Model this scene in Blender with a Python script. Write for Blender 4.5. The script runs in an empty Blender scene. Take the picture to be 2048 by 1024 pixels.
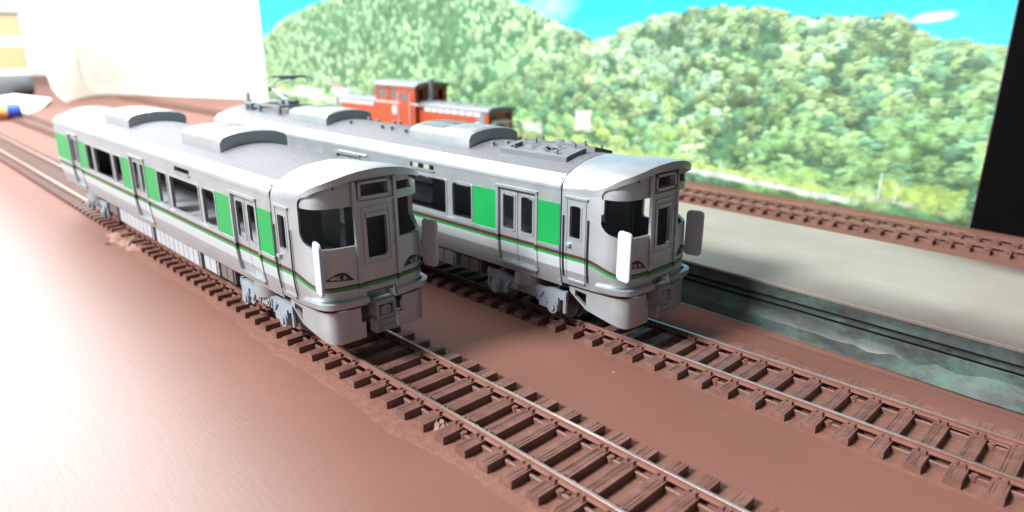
import bpy, bmesh, math, random
import numpy as np
from mathutils import Matrix, Vector

S = 0.001                       # the whole script is written in millimetres
ZR = 3.64                       # rail top above the table
sc = bpy.context.scene
COL = sc.collection

# ------------------------------------------------------------------ camera
cam_d = bpy.data.cameras.new('camera'); cam = bpy.data.objects.new('camera', cam_d); COL.objects.link(cam)
yaw, pit, rol = 2.36269, -0.30210, 0.00403
fw = Vector((math.cos(yaw)*math.cos(pit), math.sin(yaw)*math.cos(pit), math.sin(pit)))
rt = fw.cross(Vector((0, 0, 1))).normalized(); up = rt.cross(fw)
c_, s_ = math.cos(rol), math.sin(rol)
rt, up = c_*rt + s_*up, -s_*rt + c_*up
m = Matrix((rt, up, -fw)).transposed().to_4x4()
m.translation = Vector((185.41, -101.089, 85.762 + ZR))*S
cam.matrix_world = m
cam_d.sensor_width = 36; cam_d.lens = 1347.476/2048*36
cam_d.clip_start = 0.005; cam_d.clip_end = 20
cam_d.dof.use_dof = True; cam_d.dof.focus_distance = 0.186; cam_d.dof.aperture_fstop = 15.0
sc.camera = cam

# ------------------------------------------------------------------ world and lamps
w = bpy.data.worlds.new('World'); sc.world = w; w.use_nodes = True
bg = w.node_tree.nodes['Background']; bg.inputs['Color'].default_value = (0.84, 0.93, 1.0, 1); bg.inputs['Strength'].default_value = 0.27

def area(name, loc, target, sx, sy, power, col):
    d = bpy.data.lights.new(name, 'AREA'); d.shape = 'RECTANGLE'; d.size = sx; d.size_y = sy
    d.energy = power; d.color = col
    o = bpy.data.objects.new(name, d); COL.objects.link(o)
    o.location = loc
    o.rotation_euler = (Vector(target) - Vector(loc)).to_track_quat('-Z', 'Y').to_euler()
    return o
area('window_light', (-0.37, -1.06, 1.02), (-0.02, 0.04, 0.0), 0.34, 0.34, 62.0, (0.985, 0.995, 1.0))
area('far_window_light', (-1.75, 0.02, 1.20), (0.0, -0.1, 0.0), 1.3, 1.25, 29.0, (0.97, 0.985, 1.0))
area('cloth_fill_light', (-0.72, -0.02, 0.78), (-1.16, 0.28, 0.08), 0.5, 0.5, 19.0, (1.0, 0.99, 0.96))  # fill lamp added to whiten the cloth, no window stands here

vs = sc.view_settings
vs.view_transform = 'Standard'; vs.look = 'None'; vs.gamma = 1.0; vs.use_curve_mapping = False; vs.exposure = 0.33
sc.cycles.use_denoising = True
sc.cycles.max_bounces = 6; sc.cycles.caustics_reflective = False; sc.cycles.caustics_refractive = False
sc.cycles.sample_clamp_indirect = 6.0

# ------------------------------------------------------------------ materials
MATS = {}
class NT:
    """small node-graph helper"""
    def __init__(s, name):
        s.m = bpy.data.materials.new(name); s.m.use_nodes = True; s.t = s.m.node_tree
        s.b = s.t.nodes['Principled BSDF']; MATS[name] = s.m
    def n(s, typ, **kw):
        x = s.t.nodes.new(typ)
        for k, v in kw.items(): setattr(x, k, v)
        return x
    def link(s, a, b): s.t.links.new(a, b)
    def val(s, sock, v):
        if hasattr(v, 'is_output') or isinstance(v, bpy.types.NodeSocket): s.link(v, sock)
        else: sock.default_value = v
    def math(s, op, a, b=None, clamp=False):
        x = s.n('ShaderNodeMath', operation=op); x.use_clamp = clamp
        s.val(x.inputs[0], a)
        if b is not None: s.val(x.inputs[1], b)
        return x.outputs[0]
    def obj(s): return s.n('ShaderNodeTexCoord').outputs['Object']
    def xyz(s, v):
        x = s.n('ShaderNodeSeparateXYZ'); s.link(v, x.inputs[0]); return x.outputs
    def mapv(s, v, scale):
        x = s.n('ShaderNodeMapping'); s.link(v, x.inputs[0]); x.inputs['Scale'].default_value = scale; return x.outputs[0]
    def noise(s, v, scale, detail=4, rough=0.55, dist=0):
        x = s.n('ShaderNodeTexNoise'); s.link(v, x.inputs['Vector'])
        x.inputs['Scale'].default_value = scale; x.inputs['Detail'].default_value = detail
        x.inputs['Roughness'].default_value = rough; x.inputs['Distortion'].default_value = dist
        return x.outputs['Fac']
    def ramp(s, f, stops):
        x = s.n('ShaderNodeValToRGB'); s.link(f, x.inputs[0]); e = x.color_ramp.elements
        while len(e) < len(stops): e.new(0.5)
        for k, (p, c) in enumerate(stops):
            e[k].position = p; e[k].color = (c, c, c, 1) if isinstance(c, (int, float)) else (*c, 1)
        return x.outputs[0]
    def mix(s, f, a, b):
        x = s.n('ShaderNodeMix', data_type='RGBA'); s.val(x.inputs[0], f)
        for sock, v in ((x.inputs[6], a), (x.inputs[7], b)):
            if isinstance(v, tuple): sock.default_value = (*v, 1)
            else: s.link(v, sock)
        return x.outputs[2]
    def step(s, v, e0, e1):
        x = s.n('ShaderNodeMapRange', interpolation_type='SMOOTHSTEP'); s.link(v, x.inputs[0])
        x.inputs[1].default_value = e0; x.inputs[2].default_value = e1; return x.outputs[0]
    def bump(s, h, strength=0.3, dist=0.0002):
        x = s.n('ShaderNodeBump'); s.link(h, x.inputs['Height']); x.inputs['Strength'].default_value = strength
        x.inputs['Distance'].default_value = dist; s.link(x.outputs[0], s.b.inputs['Normal'])
    def set(s, col=None, rough=None, metal=None, spec=None):
        for k, v in (('Base Color', col), ('Roughness', rough), ('Metallic', metal), ('Specular IOR Level', spec)):
            if v is None: continue
            if isinstance(v, tuple): s.b.inputs[k].default_value = (*v, 1)
            elif isinstance(v, (int, float)): s.b.inputs[k].default_value = v
            else: s.link(v, s.b.inputs[k])

def plain(name, col, rough=0.5, metal=0.0, var=0.12, scale=900, bump=0.12, bd=0.0001):
    t = NT(name); o = t.obj()
    n = t.noise(o, scale, 5, 0.6)
    n2 = t.noise(o, scale*0.09, 3)
    f = t.math('ADD', t.math('MULTIPLY', n, 0.55), t.math('MULTIPLY', n2, 0.45))
    lo = tuple(c*(1-var) for c in col); hi = tuple(min(1, c*(1+var)) for c in col)
    t.set(t.mix(t.ramp(f, [(0.3, 0.0), (0.7, 1.0)]), lo, hi), t.math('ADD', t.math('MULTIPLY', n2, 0.16), rough-0.08), metal)
    if bump: t.bump(n, bump, bd)
    return t.m

SIL = (0.395, 0.435, 0.455)
def silver(name, striped):
    t = NT(name); o = t.obj(); X, Y, Z = t.xyz(o)
    fl = t.noise(o, 2600, 3, 0.75); n2 = t.noise(o, 160, 4)
    f = t.math('ADD', t.math('MULTIPLY', fl, 0.5), t.math('MULTIPLY', n2, 0.5))
    base = t.mix(t.ramp(f, [(0.32, 0.0), (0.68, 1.0)]), tuple(c*0.88 for c in SIL), tuple(c*1.1 for c in SIL))
    metal = 0.68
    if striped:
        # printed stripes: dark brown line, green line, pale grey band; they drop round the cab front
        sweep = t.math('MULTIPLY', t.step(X, 0.009, 0.022), 0.0029)
        z = t.math('ADD', Z, sweep)
        wob = t.math('MULTIPLY', t.math('SUBTRACT', t.noise(t.mapv(o, (1, 0, 0)), 420, 2), 0.5), 0.00012)
        z = t.math('ADD', z, wob)
        def band(a, b, soft=0.00006): return t.math('SUBTRACT', t.step(z, a-soft, a+soft), t.step(z, b-soft, b+soft))
        pale = t.math('MULTIPLY', band(0.0203, 0.0240), t.math('SUBTRACT', 1.0, t.step(X, 0.0098, 0.0102)))
        gr = band(0.0239, 0.0248); z0_ = z; z = t.math('ADD', z, t.math('MULTIPLY', t.step(X, 0.014, 0.022), 0.00055)); up_ = t.step(z, 0.02584, 0.02596); z = z0_; br = t.math('MAXIMUM', t.math('SUBTRACT', t.step(z, 0.02469, 0.02481), up_), 0.0)
        base = t.mix(t.math('MULTIPLY', pale, 0.8), base, (0.30, 0.32, 0.335))
        base = t.mix(gr, base, (0.008, 0.20, 0.042)); base = t.mix(br, base, (0.050, 0.020, 0.015))
        paint = t.math('MAXIMUM', t.math('MAXIMUM', gr, br), pale)
        metal = t.math('MULTIPLY', t.math('SUBTRACT', 1.0, paint), 0.68)
    t.set(base, t.math('ADD', t.math('MULTIPLY', n2, 0.14), 0.34), metal)
    t.bump(fl, 0.30, 0.00009)
    return t.m
silver('silver_paint', False); silver('silver_striped', True)
plain('green_paint', (0.004, 0.215, 0.050), 0.42, 0, 0.06, 1500, 0.06)
plain('inner_plastic', (0.15, 0.16, 0.17), 0.55, 0, 0.1)
plain('black_plastic', (0.018, 0.018, 0.019), 0.5, 0, 0.1)
plain('dark_gap', (0.012, 0.012, 0.013), 0.7, 0, 0.1)
plain('bogie_grey', (0.19, 0.22, 0.25), 0.45, 0, 0.12, 1200, 0.2)
plain('rack_grey', (0.13, 0.145, 0.16), 0.55, 0.1, 0.12, 1200, 0.2)
plain('box_grey', (0.28, 0.295, 0.31), 0.5, 0, 0.12, 1200, 0.2)
plain('box_brown', (0.10, 0.08, 0.075), 0.55, 0, 0.12, 1200, 0.2)
plain('hood_white', (0.37, 0.40, 0.445), 0.5, 0, 0.06, 1500, 0.15)
plain('coupler_grey', (0.20, 0.205, 0.205), 0.5, 0, 0.15, 1500, 0.2)
plain('wheel_steel', (0.13, 0.125, 0.12), 0.35, 0.8, 0.1)
plain('lens', (0.32, 0.33, 0.33), 0.18, 0.4, 0.05, 900, 0)
plain('white_plastic', (0.78, 0.78, 0.76), 0.5)
plain('wire_dark', (0.24, 0.26, 0.28), 0.45, 0.4)
plain('loco_red', (0.30, 0.052, 0.02), 0.5, 0, 0.12, 500, 0.1)
plain('loco_roof', (0.15, 0.165, 0.175), 0.55, 0, 0.15, 600, 0.2)
plain('loco_white', (0.40, 0.41, 0.42), 0.5)
plain('loco_window', (0.10, 0.11, 0.11), 0.25)
t = NT('cloth_white'); o = t.obj(); n = t.noise(o, 500, 4)
t.set(t.mix(n, (0.82, 0.81, 0.77), (0.88, 0.87, 0.83)), 0.9); t.bump(n, 0.2, 0.0003)
tr = t.n('ShaderNodeBsdfTranslucent'); tr.inputs['Color'].default_value = (0.86, 0.85, 0.80, 1); mx = t.n('ShaderNodeMixShader'); mx.inputs[0].default_value = 0.6
t.link(t.b.outputs[0], mx.inputs[1]); t.link(tr.outputs[0], mx.inputs[2]); t.link(mx.outputs[0], t.t.nodes['Material Output'].inputs[0])
plain('wall_white', (0.83, 0.82, 0.78), 0.9, 0, 0.03)
t = NT('black_board'); o = t.obj(); n = t.noise(o, 60, 3); t.set(t.mix(n, (0.0010, 0.0010, 0.0012), (0.0022, 0.0022, 0.0024)), 0.8, 0.0, 0.03)
plain('card_edge', (0.62, 0.60, 0.56), 0.8)
plain('cardboard', (0.62, 0.45, 0.25), 0.8, 0, 0.08)
plain('tube_grey', (0.055, 0.065, 0.072), 0.5)
plain('pen_orange', (0.75, 0.36, 0.10), 0.45); plain('pen_blue', (0.02, 0.075, 0.42), 0.4)
plain('chip', (0.185, 0.10, 0.075), 0.9, 0, 0.3, 1800, 0.8)

t = NT('roof_grit'); o = t.obj(); n = t.noise(o, 2300, 3, 0.8); n2 = t.noise(o, 120, 3)
t.set(t.mix(t.ramp(n, [(0.35, 0.0), (0.65, 1.0)]), (0.070, 0.075, 0.085), (0.165, 0.175, 0.195)), 0.55, 0.15); t.bump(n, 0.9, 0.00035)

# brown paint of the track, brushed steel of the rail heads
t = NT('track_brown'); o = t.obj(); n = t.noise(t.mapv(o, (5, 0.55, 5)), 900, 4, 0.6, 0.4); n2 = t.noise(o, 330, 4)
t.set(t.mix(t.ramp(n2, [(0.3, 0.0), (0.7, 1.0)]), (0.108, 0.050, 0.039), (0.160, 0.077, 0.060)), t.math('ADD', t.math('MULTIPLY', n2, 0.2), 0.33)); t.bump(n, 0.5, 0.0002)
t = NT('rail_brown'); o = t.obj(); n2 = t.noise(o, 500, 4)
t.set(t.mix(n2, (0.13, 0.055, 0.042), (0.20, 0.092, 0.072)), 0.36); t.bump(n2, 0.15, 0.0001)
t = NT('rail_steel'); o = t.obj(); n = t.noise(t.mapv(o, (0.06, 3, 3)), 2400, 3); n2 = t.noise(t.mapv(o, (0.4, 1, 1)), 90, 3)
t.set(t.mix(t.ramp(n2, [(0.35, 0.0), (0.75, 1.0)]), (0.50, 0.41, 0.33), (0.76, 0.68, 0.59)), t.math('ADD', t.math('MULTIPLY', n, 0.2), 0.27), 0.95)

# table top: glossy brown paint, brushed on the left, dusty glue beside the tracks
t = NT('table_brown'); o = t.obj(); X, Y, Z = t.xyz(o)
warp = t.noise(o, 22, 4); fine = t.noise(o, 900, 4, 0.65)
streak = t.noise(t.mapv(o, (1.0, 9.0, 1)), 120, 8, 0.75, 0.35)
blot = t.noise(o, 9, 4)
base = t.mix(t.ramp(blot, [(0.35, 0.0), (0.65, 1.0)]), (0.126, 0.055, 0.040), (0.152, 0.067, 0.050))
def strip(y0, y1, soft, amp, ysrc):
    yy = t.math('ADD', ysrc, t.math('MULTIPLY', t.math('SUBTRACT', warp, 0.5), amp))
    return t.math('SUBTRACT', t.step(yy, y0-soft, y0+soft), t.step(yy, y1-soft, y1+soft))
dustA = strip(-0.0195, 0.0155, 0.0006, 0.012, Y)
dustB = strip(0.0512, 0.084, 0.0012, 0.007, Y)
dust = t.math('MAXIMUM', t.math('MULTIPLY', dustA, 0.8), t.math('MULTIPLY', dustB, 0.8))
grain = t.ramp(t.noise(o, 420, 5, 0.7), [(0.42, 0.25), (0.62, 1.0)])
dust = t.math('MULTIPLY', dust, grain)
base = t.mix(t.math('MULTIPLY', dust, 0.45), base, (0.23, 0.125, 0.09))
speck = t.math('MULTIPLY', t.ramp(t.noise(o, 620, 1, 0.4), [(0.775, 0.0), (0.79, 1.0)]), t.ramp(t.noise(o, 60, 2), [(0.5, 0.0), (0.58, 1.0)]))
base = t.mix(t.math('MULTIPLY', speck, 0.35), base, (0.45, 0.34, 0.28))
# the seam between two boards of the table
seam = t.math('SUBTRACT', 1.0, t.step(t.math('ABSOLUTE', t.math('ADD', X, t.math('ADD', 0.168, t.math('MULTIPLY', Y, 0.2)))), 0.0002, 0.0011))
seam = t.math('MULTIPLY', seam, t.math('SUBTRACT', 1.0, t.step(Y, -0.03, -0.02)))
base = t.mix(t.math('MULTIPLY', seam, 0.5), base, (0.16, 0.075, 0.055))
left = t.math('SUBTRACT', 1.0, t.step(Y, -0.085, -0.025))
hgt = t.math('ADD', t.math('MULTIPLY', t.math('MULTIPLY', streak, left), 1.1), t.math('ADD', t.math('MULTIPLY', fine, 0.25), t.math('MULTIPLY', dust, 0.6)))
hgt = t.math('SUBTRACT', hgt, seam)
t.set(base, t.math('ADD', t.math('ADD', t.math('SUBTRACT', 0.54, t.math('MULTIPLY', left, 0.16)), t.math('MULTIPLY', dust, 0.25)), t.math('MULTIPLY', blot, 0.12)), 0.0, t.math('ADD', 0.25, t.math('MULTIPLY', left, 0.4))); t.link(t.math('MULTIPLY', left, 0.85), t.b.inputs['Coat Weight']); t.b.inputs['Coat Roughness'].default_value = 0.44; t.bump(hgt, 0.5, 0.0004)

# platform: card deck with sprayed brown edges, printed stone side
t = NT('platform_deck'); o = t.obj(); X, Y, Z = t.xyz(o)
sp = t.noise(o, 30, 4); gr = t.noise(o, 1100, 3, 0.8)
e = t.math('ADD', Y, t.math('MULTIPLY', t.math('SUBTRACT', sp, 0.5), 0.012))
edge = t.math('MAXIMUM', t.math('MULTIPLY', t.math('SUBTRACT', 1.0, t.step(e, -0.006, 0.030)), t.math('ADD', 0.35, t.math('MULTIPLY', t.step(X, -0.06, 0.01), 0.65))),
              t.math('MULTIPLY', t.step(e, 0.064, 0.080), t.step(X, -0.03, 0.03)))
edge = t.math('MULTIPLY', edge, t.ramp(gr, [(0.3, 0.75), (0.7, 1.0)]))
base = t.mix(t.ramp(t.math('ADD', t.math('MULTIPLY', gr, 0.4), t.math('MULTIPLY', sp, 0.6)), [(0.35, 0.0), (0.65, 1.0)]), (0.205, 0.19, 0.155), (0.275, 0.256, 0.215))
t.set(t.mix(t.math('MULTIPLY', edge, 0.92), base, (0.060, 0.036, 0.034)), 0.5); t.bump(gr, 0.35, 0.0002)
plain('groove_stone', (0.016, 0.019, 0.019), 0.7, 0, 0.5, 160, 0.4)
t = NT('stone_print'); o = t.obj()
a = t.noise(t.mapv(o, (0.5, 1, 0.8)), 130, 7, 0.8, 0.1); b = t.noise(t.mapv(o, (0.8, 1, 0.6)), 60, 6, 0.75, 0.15); cc = t.noise(t.mapv(o, (0.5, 1, 1)), 210, 5, 0.7)
base = t.mix(t.ramp(cc, [(0.3, 0.0), (0.7, 1.0)]), (0.008, 0.011, 0.011), (0.046, 0.056, 0.055))
base = t.mix(t.ramp(a, [(0.47, 0.0), (0.66, 0.9)]), base, (0.042, 0.098, 0.072))
base = t.mix(t.ramp(b, [(0.58, 0.0), (0.80, 0.4)]), base, (0.085, 0.11, 0.118))
t.set(base, 0.45); t.bump(cc, 0.25, 0.0002)

# scenery print: colours painted per vertex on the card
t = NT('scenery_print'); at = t.n('ShaderNodeVertexColor', layer_name='print')
t.set(at.outputs['Color'], 0.5, 0.0, 0.35)

M = MATS

# ------------------------------------------------------------------ mesh helpers
def make_mesh(name, verts, faces, mats, fmats=None, smooth=None):
    me = bpy.data.meshes.new(name)
    me.from_pydata([(v[0]*S, v[1]*S, v[2]*S) for v in verts], [], faces)
    for k in mats: me.materials.append(M[k])
    if fmats is not None: me.polygons.foreach_set('material_index', fmats)
    bm = bmesh.new(); bm.from_mesh(me); bmesh.ops.recalc_face_normals(bm, faces=bm.faces); bm.to_mesh(me); bm.free()
    if smooth is not None:
        me.polygons.foreach_set('use_smooth', [True]*len(me.polygons)); me.set_sharp_from_angle(angle=math.radians(smooth))
    me.update(); return me

class MB:
    def __init__(s): s.v = []; s.f = []; s.m = []
    def add(s, vs, fs, mi=0):
        b = len(s.v); s.v += [tuple(p) for p in vs]; s.f += [tuple(b+i for i in f) for f in fs]; s.m += [mi]*len(fs)
    def box(s, x0, x1, y0, y1, z0, z1, mi=0, bev=0.0):
        if bev:
            # chamfer along the four vertical and four top edges
            b = bev
            pl = [(x0+b, y0), (x1-b, y0), (x1, y0+b), (x1, y1-b), (x1-b, y1), (x0+b, y1), (x0, y1-b), (x0, y0+b)]
            pt = [(x0+1.6*b, y0+b), (x1-1.6*b, y0+b), (x1-b, y0+1.6*b), (x1-b, y1-1.6*b), (x1-1.6*b, y1-b), (x0+1.6*b, y1-b), (x0+b, y1-1.6*b), (x0+b, y0+1.6*b)]
            vs = [(x, y, z0) for x, y in pl] + [(x, y, z1-b) for x, y in pl] + [(x, y, z1) for x, y in pt]
            fs = [tuple(range(7, -1, -1)), tuple(range(16, 24))]
            for r in (0, 8):
                fs += [(r+i, r+(i+1) % 8, r+8+(i+1) % 8, r+8+i) for i in range(8)]
            s.add(vs, fs, mi); return
        s.add([(x0, y0, z0), (x1, y0, z0), (x1, y1, z0), (x0, y1, z0), (x0, y0, z1), (x1, y0, z1), (x1, y1, z1), (x0, y1, z1)],
              [(3, 2, 1, 0), (4, 5, 6, 7), (0, 1, 5, 4), (1, 2, 6, 5), (2, 3, 7, 6), (3, 0, 4, 7)], mi)
    def prism(s, poly, axis, a, b, mi=0):
        """polygon in the two other axes (in xyz order), pushed along axis from a to b"""
        def P(p, t):
            return {'x': (t, p[0], p[1]), 'y': (p[0], t, p[1]), 'z': (p[0], p[1], t)}[axis]
        n = len(poly)
        s.add([P(p, a) for p in poly] + [P(p, b) for p in poly],
              [tuple(range(n-1, -1, -1)), tuple(range(n, 2*n))] + [(i, (i+1) % n, n+(i+1) % n, n+i) for i in range(n)], mi)
    def cyl(s, p, q, r, n=12, mi=0, r2=None):
        p = Vector(p); q = Vector(q); d = (q-p).normalized()
        a = d.orthogonal().normalized(); b = d.cross(a); r2 = r if r2 is None else r2
        vs = []
        for c, rr in ((p, r), (q, r2)):
            vs += [tuple(c + rr*(math.cos(2*math.pi*i/n)*a + math.sin(2*math.pi*i/n)*b)) for i in range(n)]
        s.add(vs, [tuple(range(n-1, -1, -1)), tuple(range(n, 2*n))] + [(i, (i+1) % n, n+(i+1) % n, n+i) for i in range(n)], mi)
    def tube(s, pts, r, n=6, mi=0):
        for a, b in zip(pts[:-1], pts[1:]): s.cyl(a, b, r, n, mi)
    def loft(s, rings, mi=0, cap=True, closed=True):
        n = len(rings[0]); vs = [p for r in rings for p in r]; fs = []
        for k in range(len(rings)-1):
            for i in range(n if closed else n-1):
                fs.append((k*n+i, k*n+(i+1) % n, (k+1)*n+(i+1) % n, (k+1)*n+i))
        if cap: fs += [tuple(range(n-1, -1, -1)), tuple((len(rings)-1)*n+i for i in range(n))]
        s.add(vs, fs, mi)
    def mesh(s, name, mats, smooth=None): return make_mesh(name, s.v, s.f, mats if isinstance(mats, (list, tuple)) else [mats], s.m, smooth)

def rrect(x0, x1, z0, z1, r, n=4):
    pts = []
    for cx, cz, a0 in ((x1-r, z0+r, -90), (x1-r, z1-r, 0), (x0+r, z1-r, 90), (x0+r, z0+r, 180)):
        for k in range(n+1):
            a = math.radians(a0 + 90*k/n); pts.append((cx + r*math.cos(a), cz + r*math.sin(a)))
    return pts
def ring_y(mb, x0, x1, z0, z1, w_, r, ya, yb, mi=0, over=0.0):
    """rounded frame round an opening; inner edge at the opening, over = lap into the opening"""
    i = rrect(x0+over, x1-over, z0+over, z1-over, r); o = rrect(x0-w_, x1+w_, z0-w_, z1+w_, r+w_*0.6); n = len(i)
    vs = [(p[0], ya, p[1]) for p in i] + [(p[0], ya, p[1]) for p in o] + [(p[0], yb, p[1]) for p in i] + [(p[0], yb, p[1]) for p in o]
    fs = []
    for k in range(n):
        j = (k+1) % n
        fs += [(k, j, n+j, n+k), (2*n+k, 3*n+k, 3*n+j, 2*n+j), (k, 2*n+k, 2*n+j, j), (n+k, n+j, 3*n+j, 3*n+k)]
    mb.add(vs, fs, mi)

def obj(name, me, parent=None, loc=None, rotz=0.0, mirror=False, **props):
    o = bpy.data.objects.new(name, me); COL.objects.link(o)
    if parent is not None: o.parent = parent
    if loc is not None: o.location = Vector(loc)*S
    if rotz: o.rotation_euler = (0, 0, rotz)
    if mirror: o.scale = (1, -1, 1)
    for k, v in props.items(): o[k] = v
    return o
def thing(name, label, cat, loc=(0, 0, 0), rotz=0.0, group=None):
    o = obj(name, None, None, loc, rotz); o['label'] = label; o['category'] = cat
    if group: o['group'] = group
    return o

def boolean(me, cutters, op='DIFFERENCE'):
    """exact boolean of meshes (still in mm*S)"""
    a = bpy.data.objects.new('tmp', me); COL.objects.link(a); tmp = [a]
    for c in cutters:
        b = bpy.data.objects.new('tmpc', c); COL.objects.link(b); tmp.append(b)
        md = a.modifiers.new('b', 'BOOLEAN'); md.operation = op; md.object = b; md.solver = 'EXACT'
    dg = bpy.context.evaluated_depsgraph_get(); dg.update()
    r = bpy.data.meshes.new_from_object(a.evaluated_get(dg))
    for o in tmp: bpy.data.objects.remove(o)
    return r
def big(mb, name, k=100.0):
    """mesh at k times size: booleans are steadier away from tiny numbers"""
    me = mb.mesh(name, []); me.transform(Matrix.Scale(k, 4)); return me
def shrink(me, k=100.0): me.transform(Matrix.Scale(1/k, 4)); return me

rnd = random.Random(7)

# ------------------------------------------------------------------ table top, wall
mb = MB(); mb.box(-2300, 900, -1300, 900, -30, 0)
obj('table_top', mb.mesh('table_top', 'table_brown'), kind='structure')
mb = MB(); mb.box(-2340, -2310, -1300, 900, -30, 1500)
obj('wall', mb.mesh('wall', 'wall_white'), kind='structure')

# ------------------------------------------------------------------ scenery print on its card
def paint_print(x0, x1, z0, z1, nx, nz):
    rs = np.random.RandomState(11)
    xs = np.linspace(x0, x1, nx); zs = np.linspace(z0, z1, nz); XX, ZZ = np.meshgrid(xs, zs)
    def vnoise(scale, seed, octaves=4, ax=1.0):
        r = np.random.RandomState(seed); out = np.zeros_like(XX); amp = 1; tot = 0
        for o_ in range(octaves):
            s_ = scale/2**o_; gx = int((x1-x0)*ax/s_)+3; gz = int((z1-z0)/s_)+3
            g = r.rand(gz, gx); fx = (XX-x0)*ax/s_; fz = (ZZ-z0)/s_
            ix = fx.astype(int); iz = fz.astype(int); fx = fx-ix; fz = fz-iz
            fx = fx*fx*(3-2*fx); fz = fz*fz*(3-2*fz)
            out += amp*((g[iz, ix]*(1-fx)+g[iz, ix+1]*fx)*(1-fz)+(g[iz+1, ix]*(1-fx)+g[iz+1, ix+1]*fx)*fz); tot += amp; amp *= 0.55
        return out/tot
    n1 = vnoise(60, 1); n2 = vnoise(14, 2); n3 = vnoise(4.5, 3, 3); n4 = vnoise(24, 4); nf = np.clip(0.5+(vnoise(3.4, 21, 3)-0.5)*2.6, 0, 1)
    # sky
    sky = np.stack([0.01+0.10*np.clip((112-ZZ)/40, 0, 1), 0.56+0.12*np.clip((112-ZZ)/40, 0, 1), 0.86+0*ZZ], -1)
    cl = np.clip((n1-0.50)*3.2, 0, 1)*np.clip((120-np.abs(XX+180))/120, 0, 1)
    cl = np.maximum(cl*0.6, np.clip(1.25-((XX-76)/11)**2-((ZZ-100.7-(XX-76)*0.12)/2.6)**2 + (n2-0.5)*1.6, 0, 1))
    img = sky*(1-cl[..., None]) + np.array([0.80, 0.86, 0.88])*cl[..., None]
    rx = [-760, -737, -682, -597, -559, -450, -380, -300, -243, -219, -191, -169, -149, -130, -96, -46, -16, 7, 35, 61, 69, 86, 110, 130]
    rz = [88, 95.5, 116.7, 131.7, 136, 150, 154, 140, 122.4, 115.7, 103.6, 95.9, 89.6, 93, 105, 111, 107, 101.5, 101.8, 100.9, 92, 88.3, 83.7, 80]
    ridge = np.interp(xs, rx, rz)
    hill1 = np.interp(xs, [-760, -737, -682, -597, -559, -450, -380, -300, -243, -219, -191, -150, -100], [88, 95.5, 116.7, 131.7, 136, 150, 154, 140, 122.4, 115.7, 103.6, 88, 60])
    pal = np.array([[0.38, 0.58, 0.23], [0.30, 0.52, 0.20], [0.27, 0.53, 0.30], [0.55, 0.70, 0.32], [0.34, 0.46, 0.18], [0.50, 0.66, 0.26], [0.50, 0.70, 0.46], [0.22, 0.42, 0.26], [0.60, 0.70, 0.50]])
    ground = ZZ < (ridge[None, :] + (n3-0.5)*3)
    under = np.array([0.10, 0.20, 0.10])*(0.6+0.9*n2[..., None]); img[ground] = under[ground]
    dx = xs[1]-xs[0]; dz = zs[1]-zs[0]
    # crowns are painted from the ridge downwards; each is a cluster of small leafy clumps, light on top
    sm = vnoise(110, 9, 2); sm2 = vnoise(45, 10, 2)
    def blob(cx, cz, rx_, rz_, col, alpha, soft):
        i0, i1 = max(int((cx-rx_*1.4-x0)/dx), 0), min(int((cx+rx_*1.4-x0)/dx)+2, nx); j0, j1 = max(int((cz-rz_*1.4-z0)/dz), 0), min(int((cz+rz_*1.4-z0)/dz)+2, nz)
        if i1 <= i0 or j1 <= j0: return
        u = (XX[j0:j1, i0:i1]-cx)/rx_; v = (ZZ[j0:j1, i0:i1]-cz)/rz_; nn = n3[j0:j1, i0:i1]
        a = np.clip((1.0-(u*u+v*v)-(nn-0.5)*1.3)*soft, 0, 1)*alpha
        c3 = col*np.clip(1.0+0.28*v+(nn-0.5)*0.9, 0.3, 1.6)[..., None]
        img[j0:j1, i0:i1] = img[j0:j1, i0:i1]*(1-a[..., None]) + c3*a[..., None]
    N = 2700
    px = rs.uniform(x0-4, x1+4, N); top = np.interp(px, xs, ridge); pz = 1 + (top-2.5)*rs.rand(N)**0.8; pz[:300] = top[:300]-rs.uniform(1.5, 4.5, 300)
    for k in np.argsort(-pz):
        cx, cz = px[k], pz[k]; far = np.clip((cz-40)/75, 0, 1)
        ci = min(max(int((cx-x0)/dx), 0), nx-1); zi = min(max(int((cz-z0)/dz), 0), nz-1)
        glare_wash = np.clip((-130-cx)/190, 0, 1)*np.clip((cz-36)/26, 0, 1)  # glare over the left hill, painted into the print as paler crowns
        r = rs.uniform(3.0, 7.0)*(1.1-0.4*far)*(1-0.25*glare_wash); rw = r*rs.uniform(1.1, 1.5)
        pi = int(np.clip(sm[zi, ci]*9*1.7-3.1+rs.normal(0, 1.3), 0, 8)); col = pal[pi]*rs.uniform(0.85, 1.15); col = 0.86*col+0.14*col.mean()*np.array([1.0, 1.10, 0.86])
        dull = np.array([0.46, 0.58, 0.34]); col = col*(1-0.35*far)+dull*0.35*far
        col = col*(1-0.7*glare_wash)+np.array([0.66, 0.78, 0.44])*0.7*glare_wash
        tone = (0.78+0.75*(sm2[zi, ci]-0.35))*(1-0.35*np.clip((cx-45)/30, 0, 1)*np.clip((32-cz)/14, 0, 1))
        al = 1-0.55*glare_wash
        blob(cx, cz-0.25*r, rw, r*0.95, np.array([0.095, 0.17, 0.115])*(0.8+0.5*far)*(1+2.2*glare_wash), 0.85*al*(1-0.5*glare_wash), 2.0)
        m_ = 15
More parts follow.
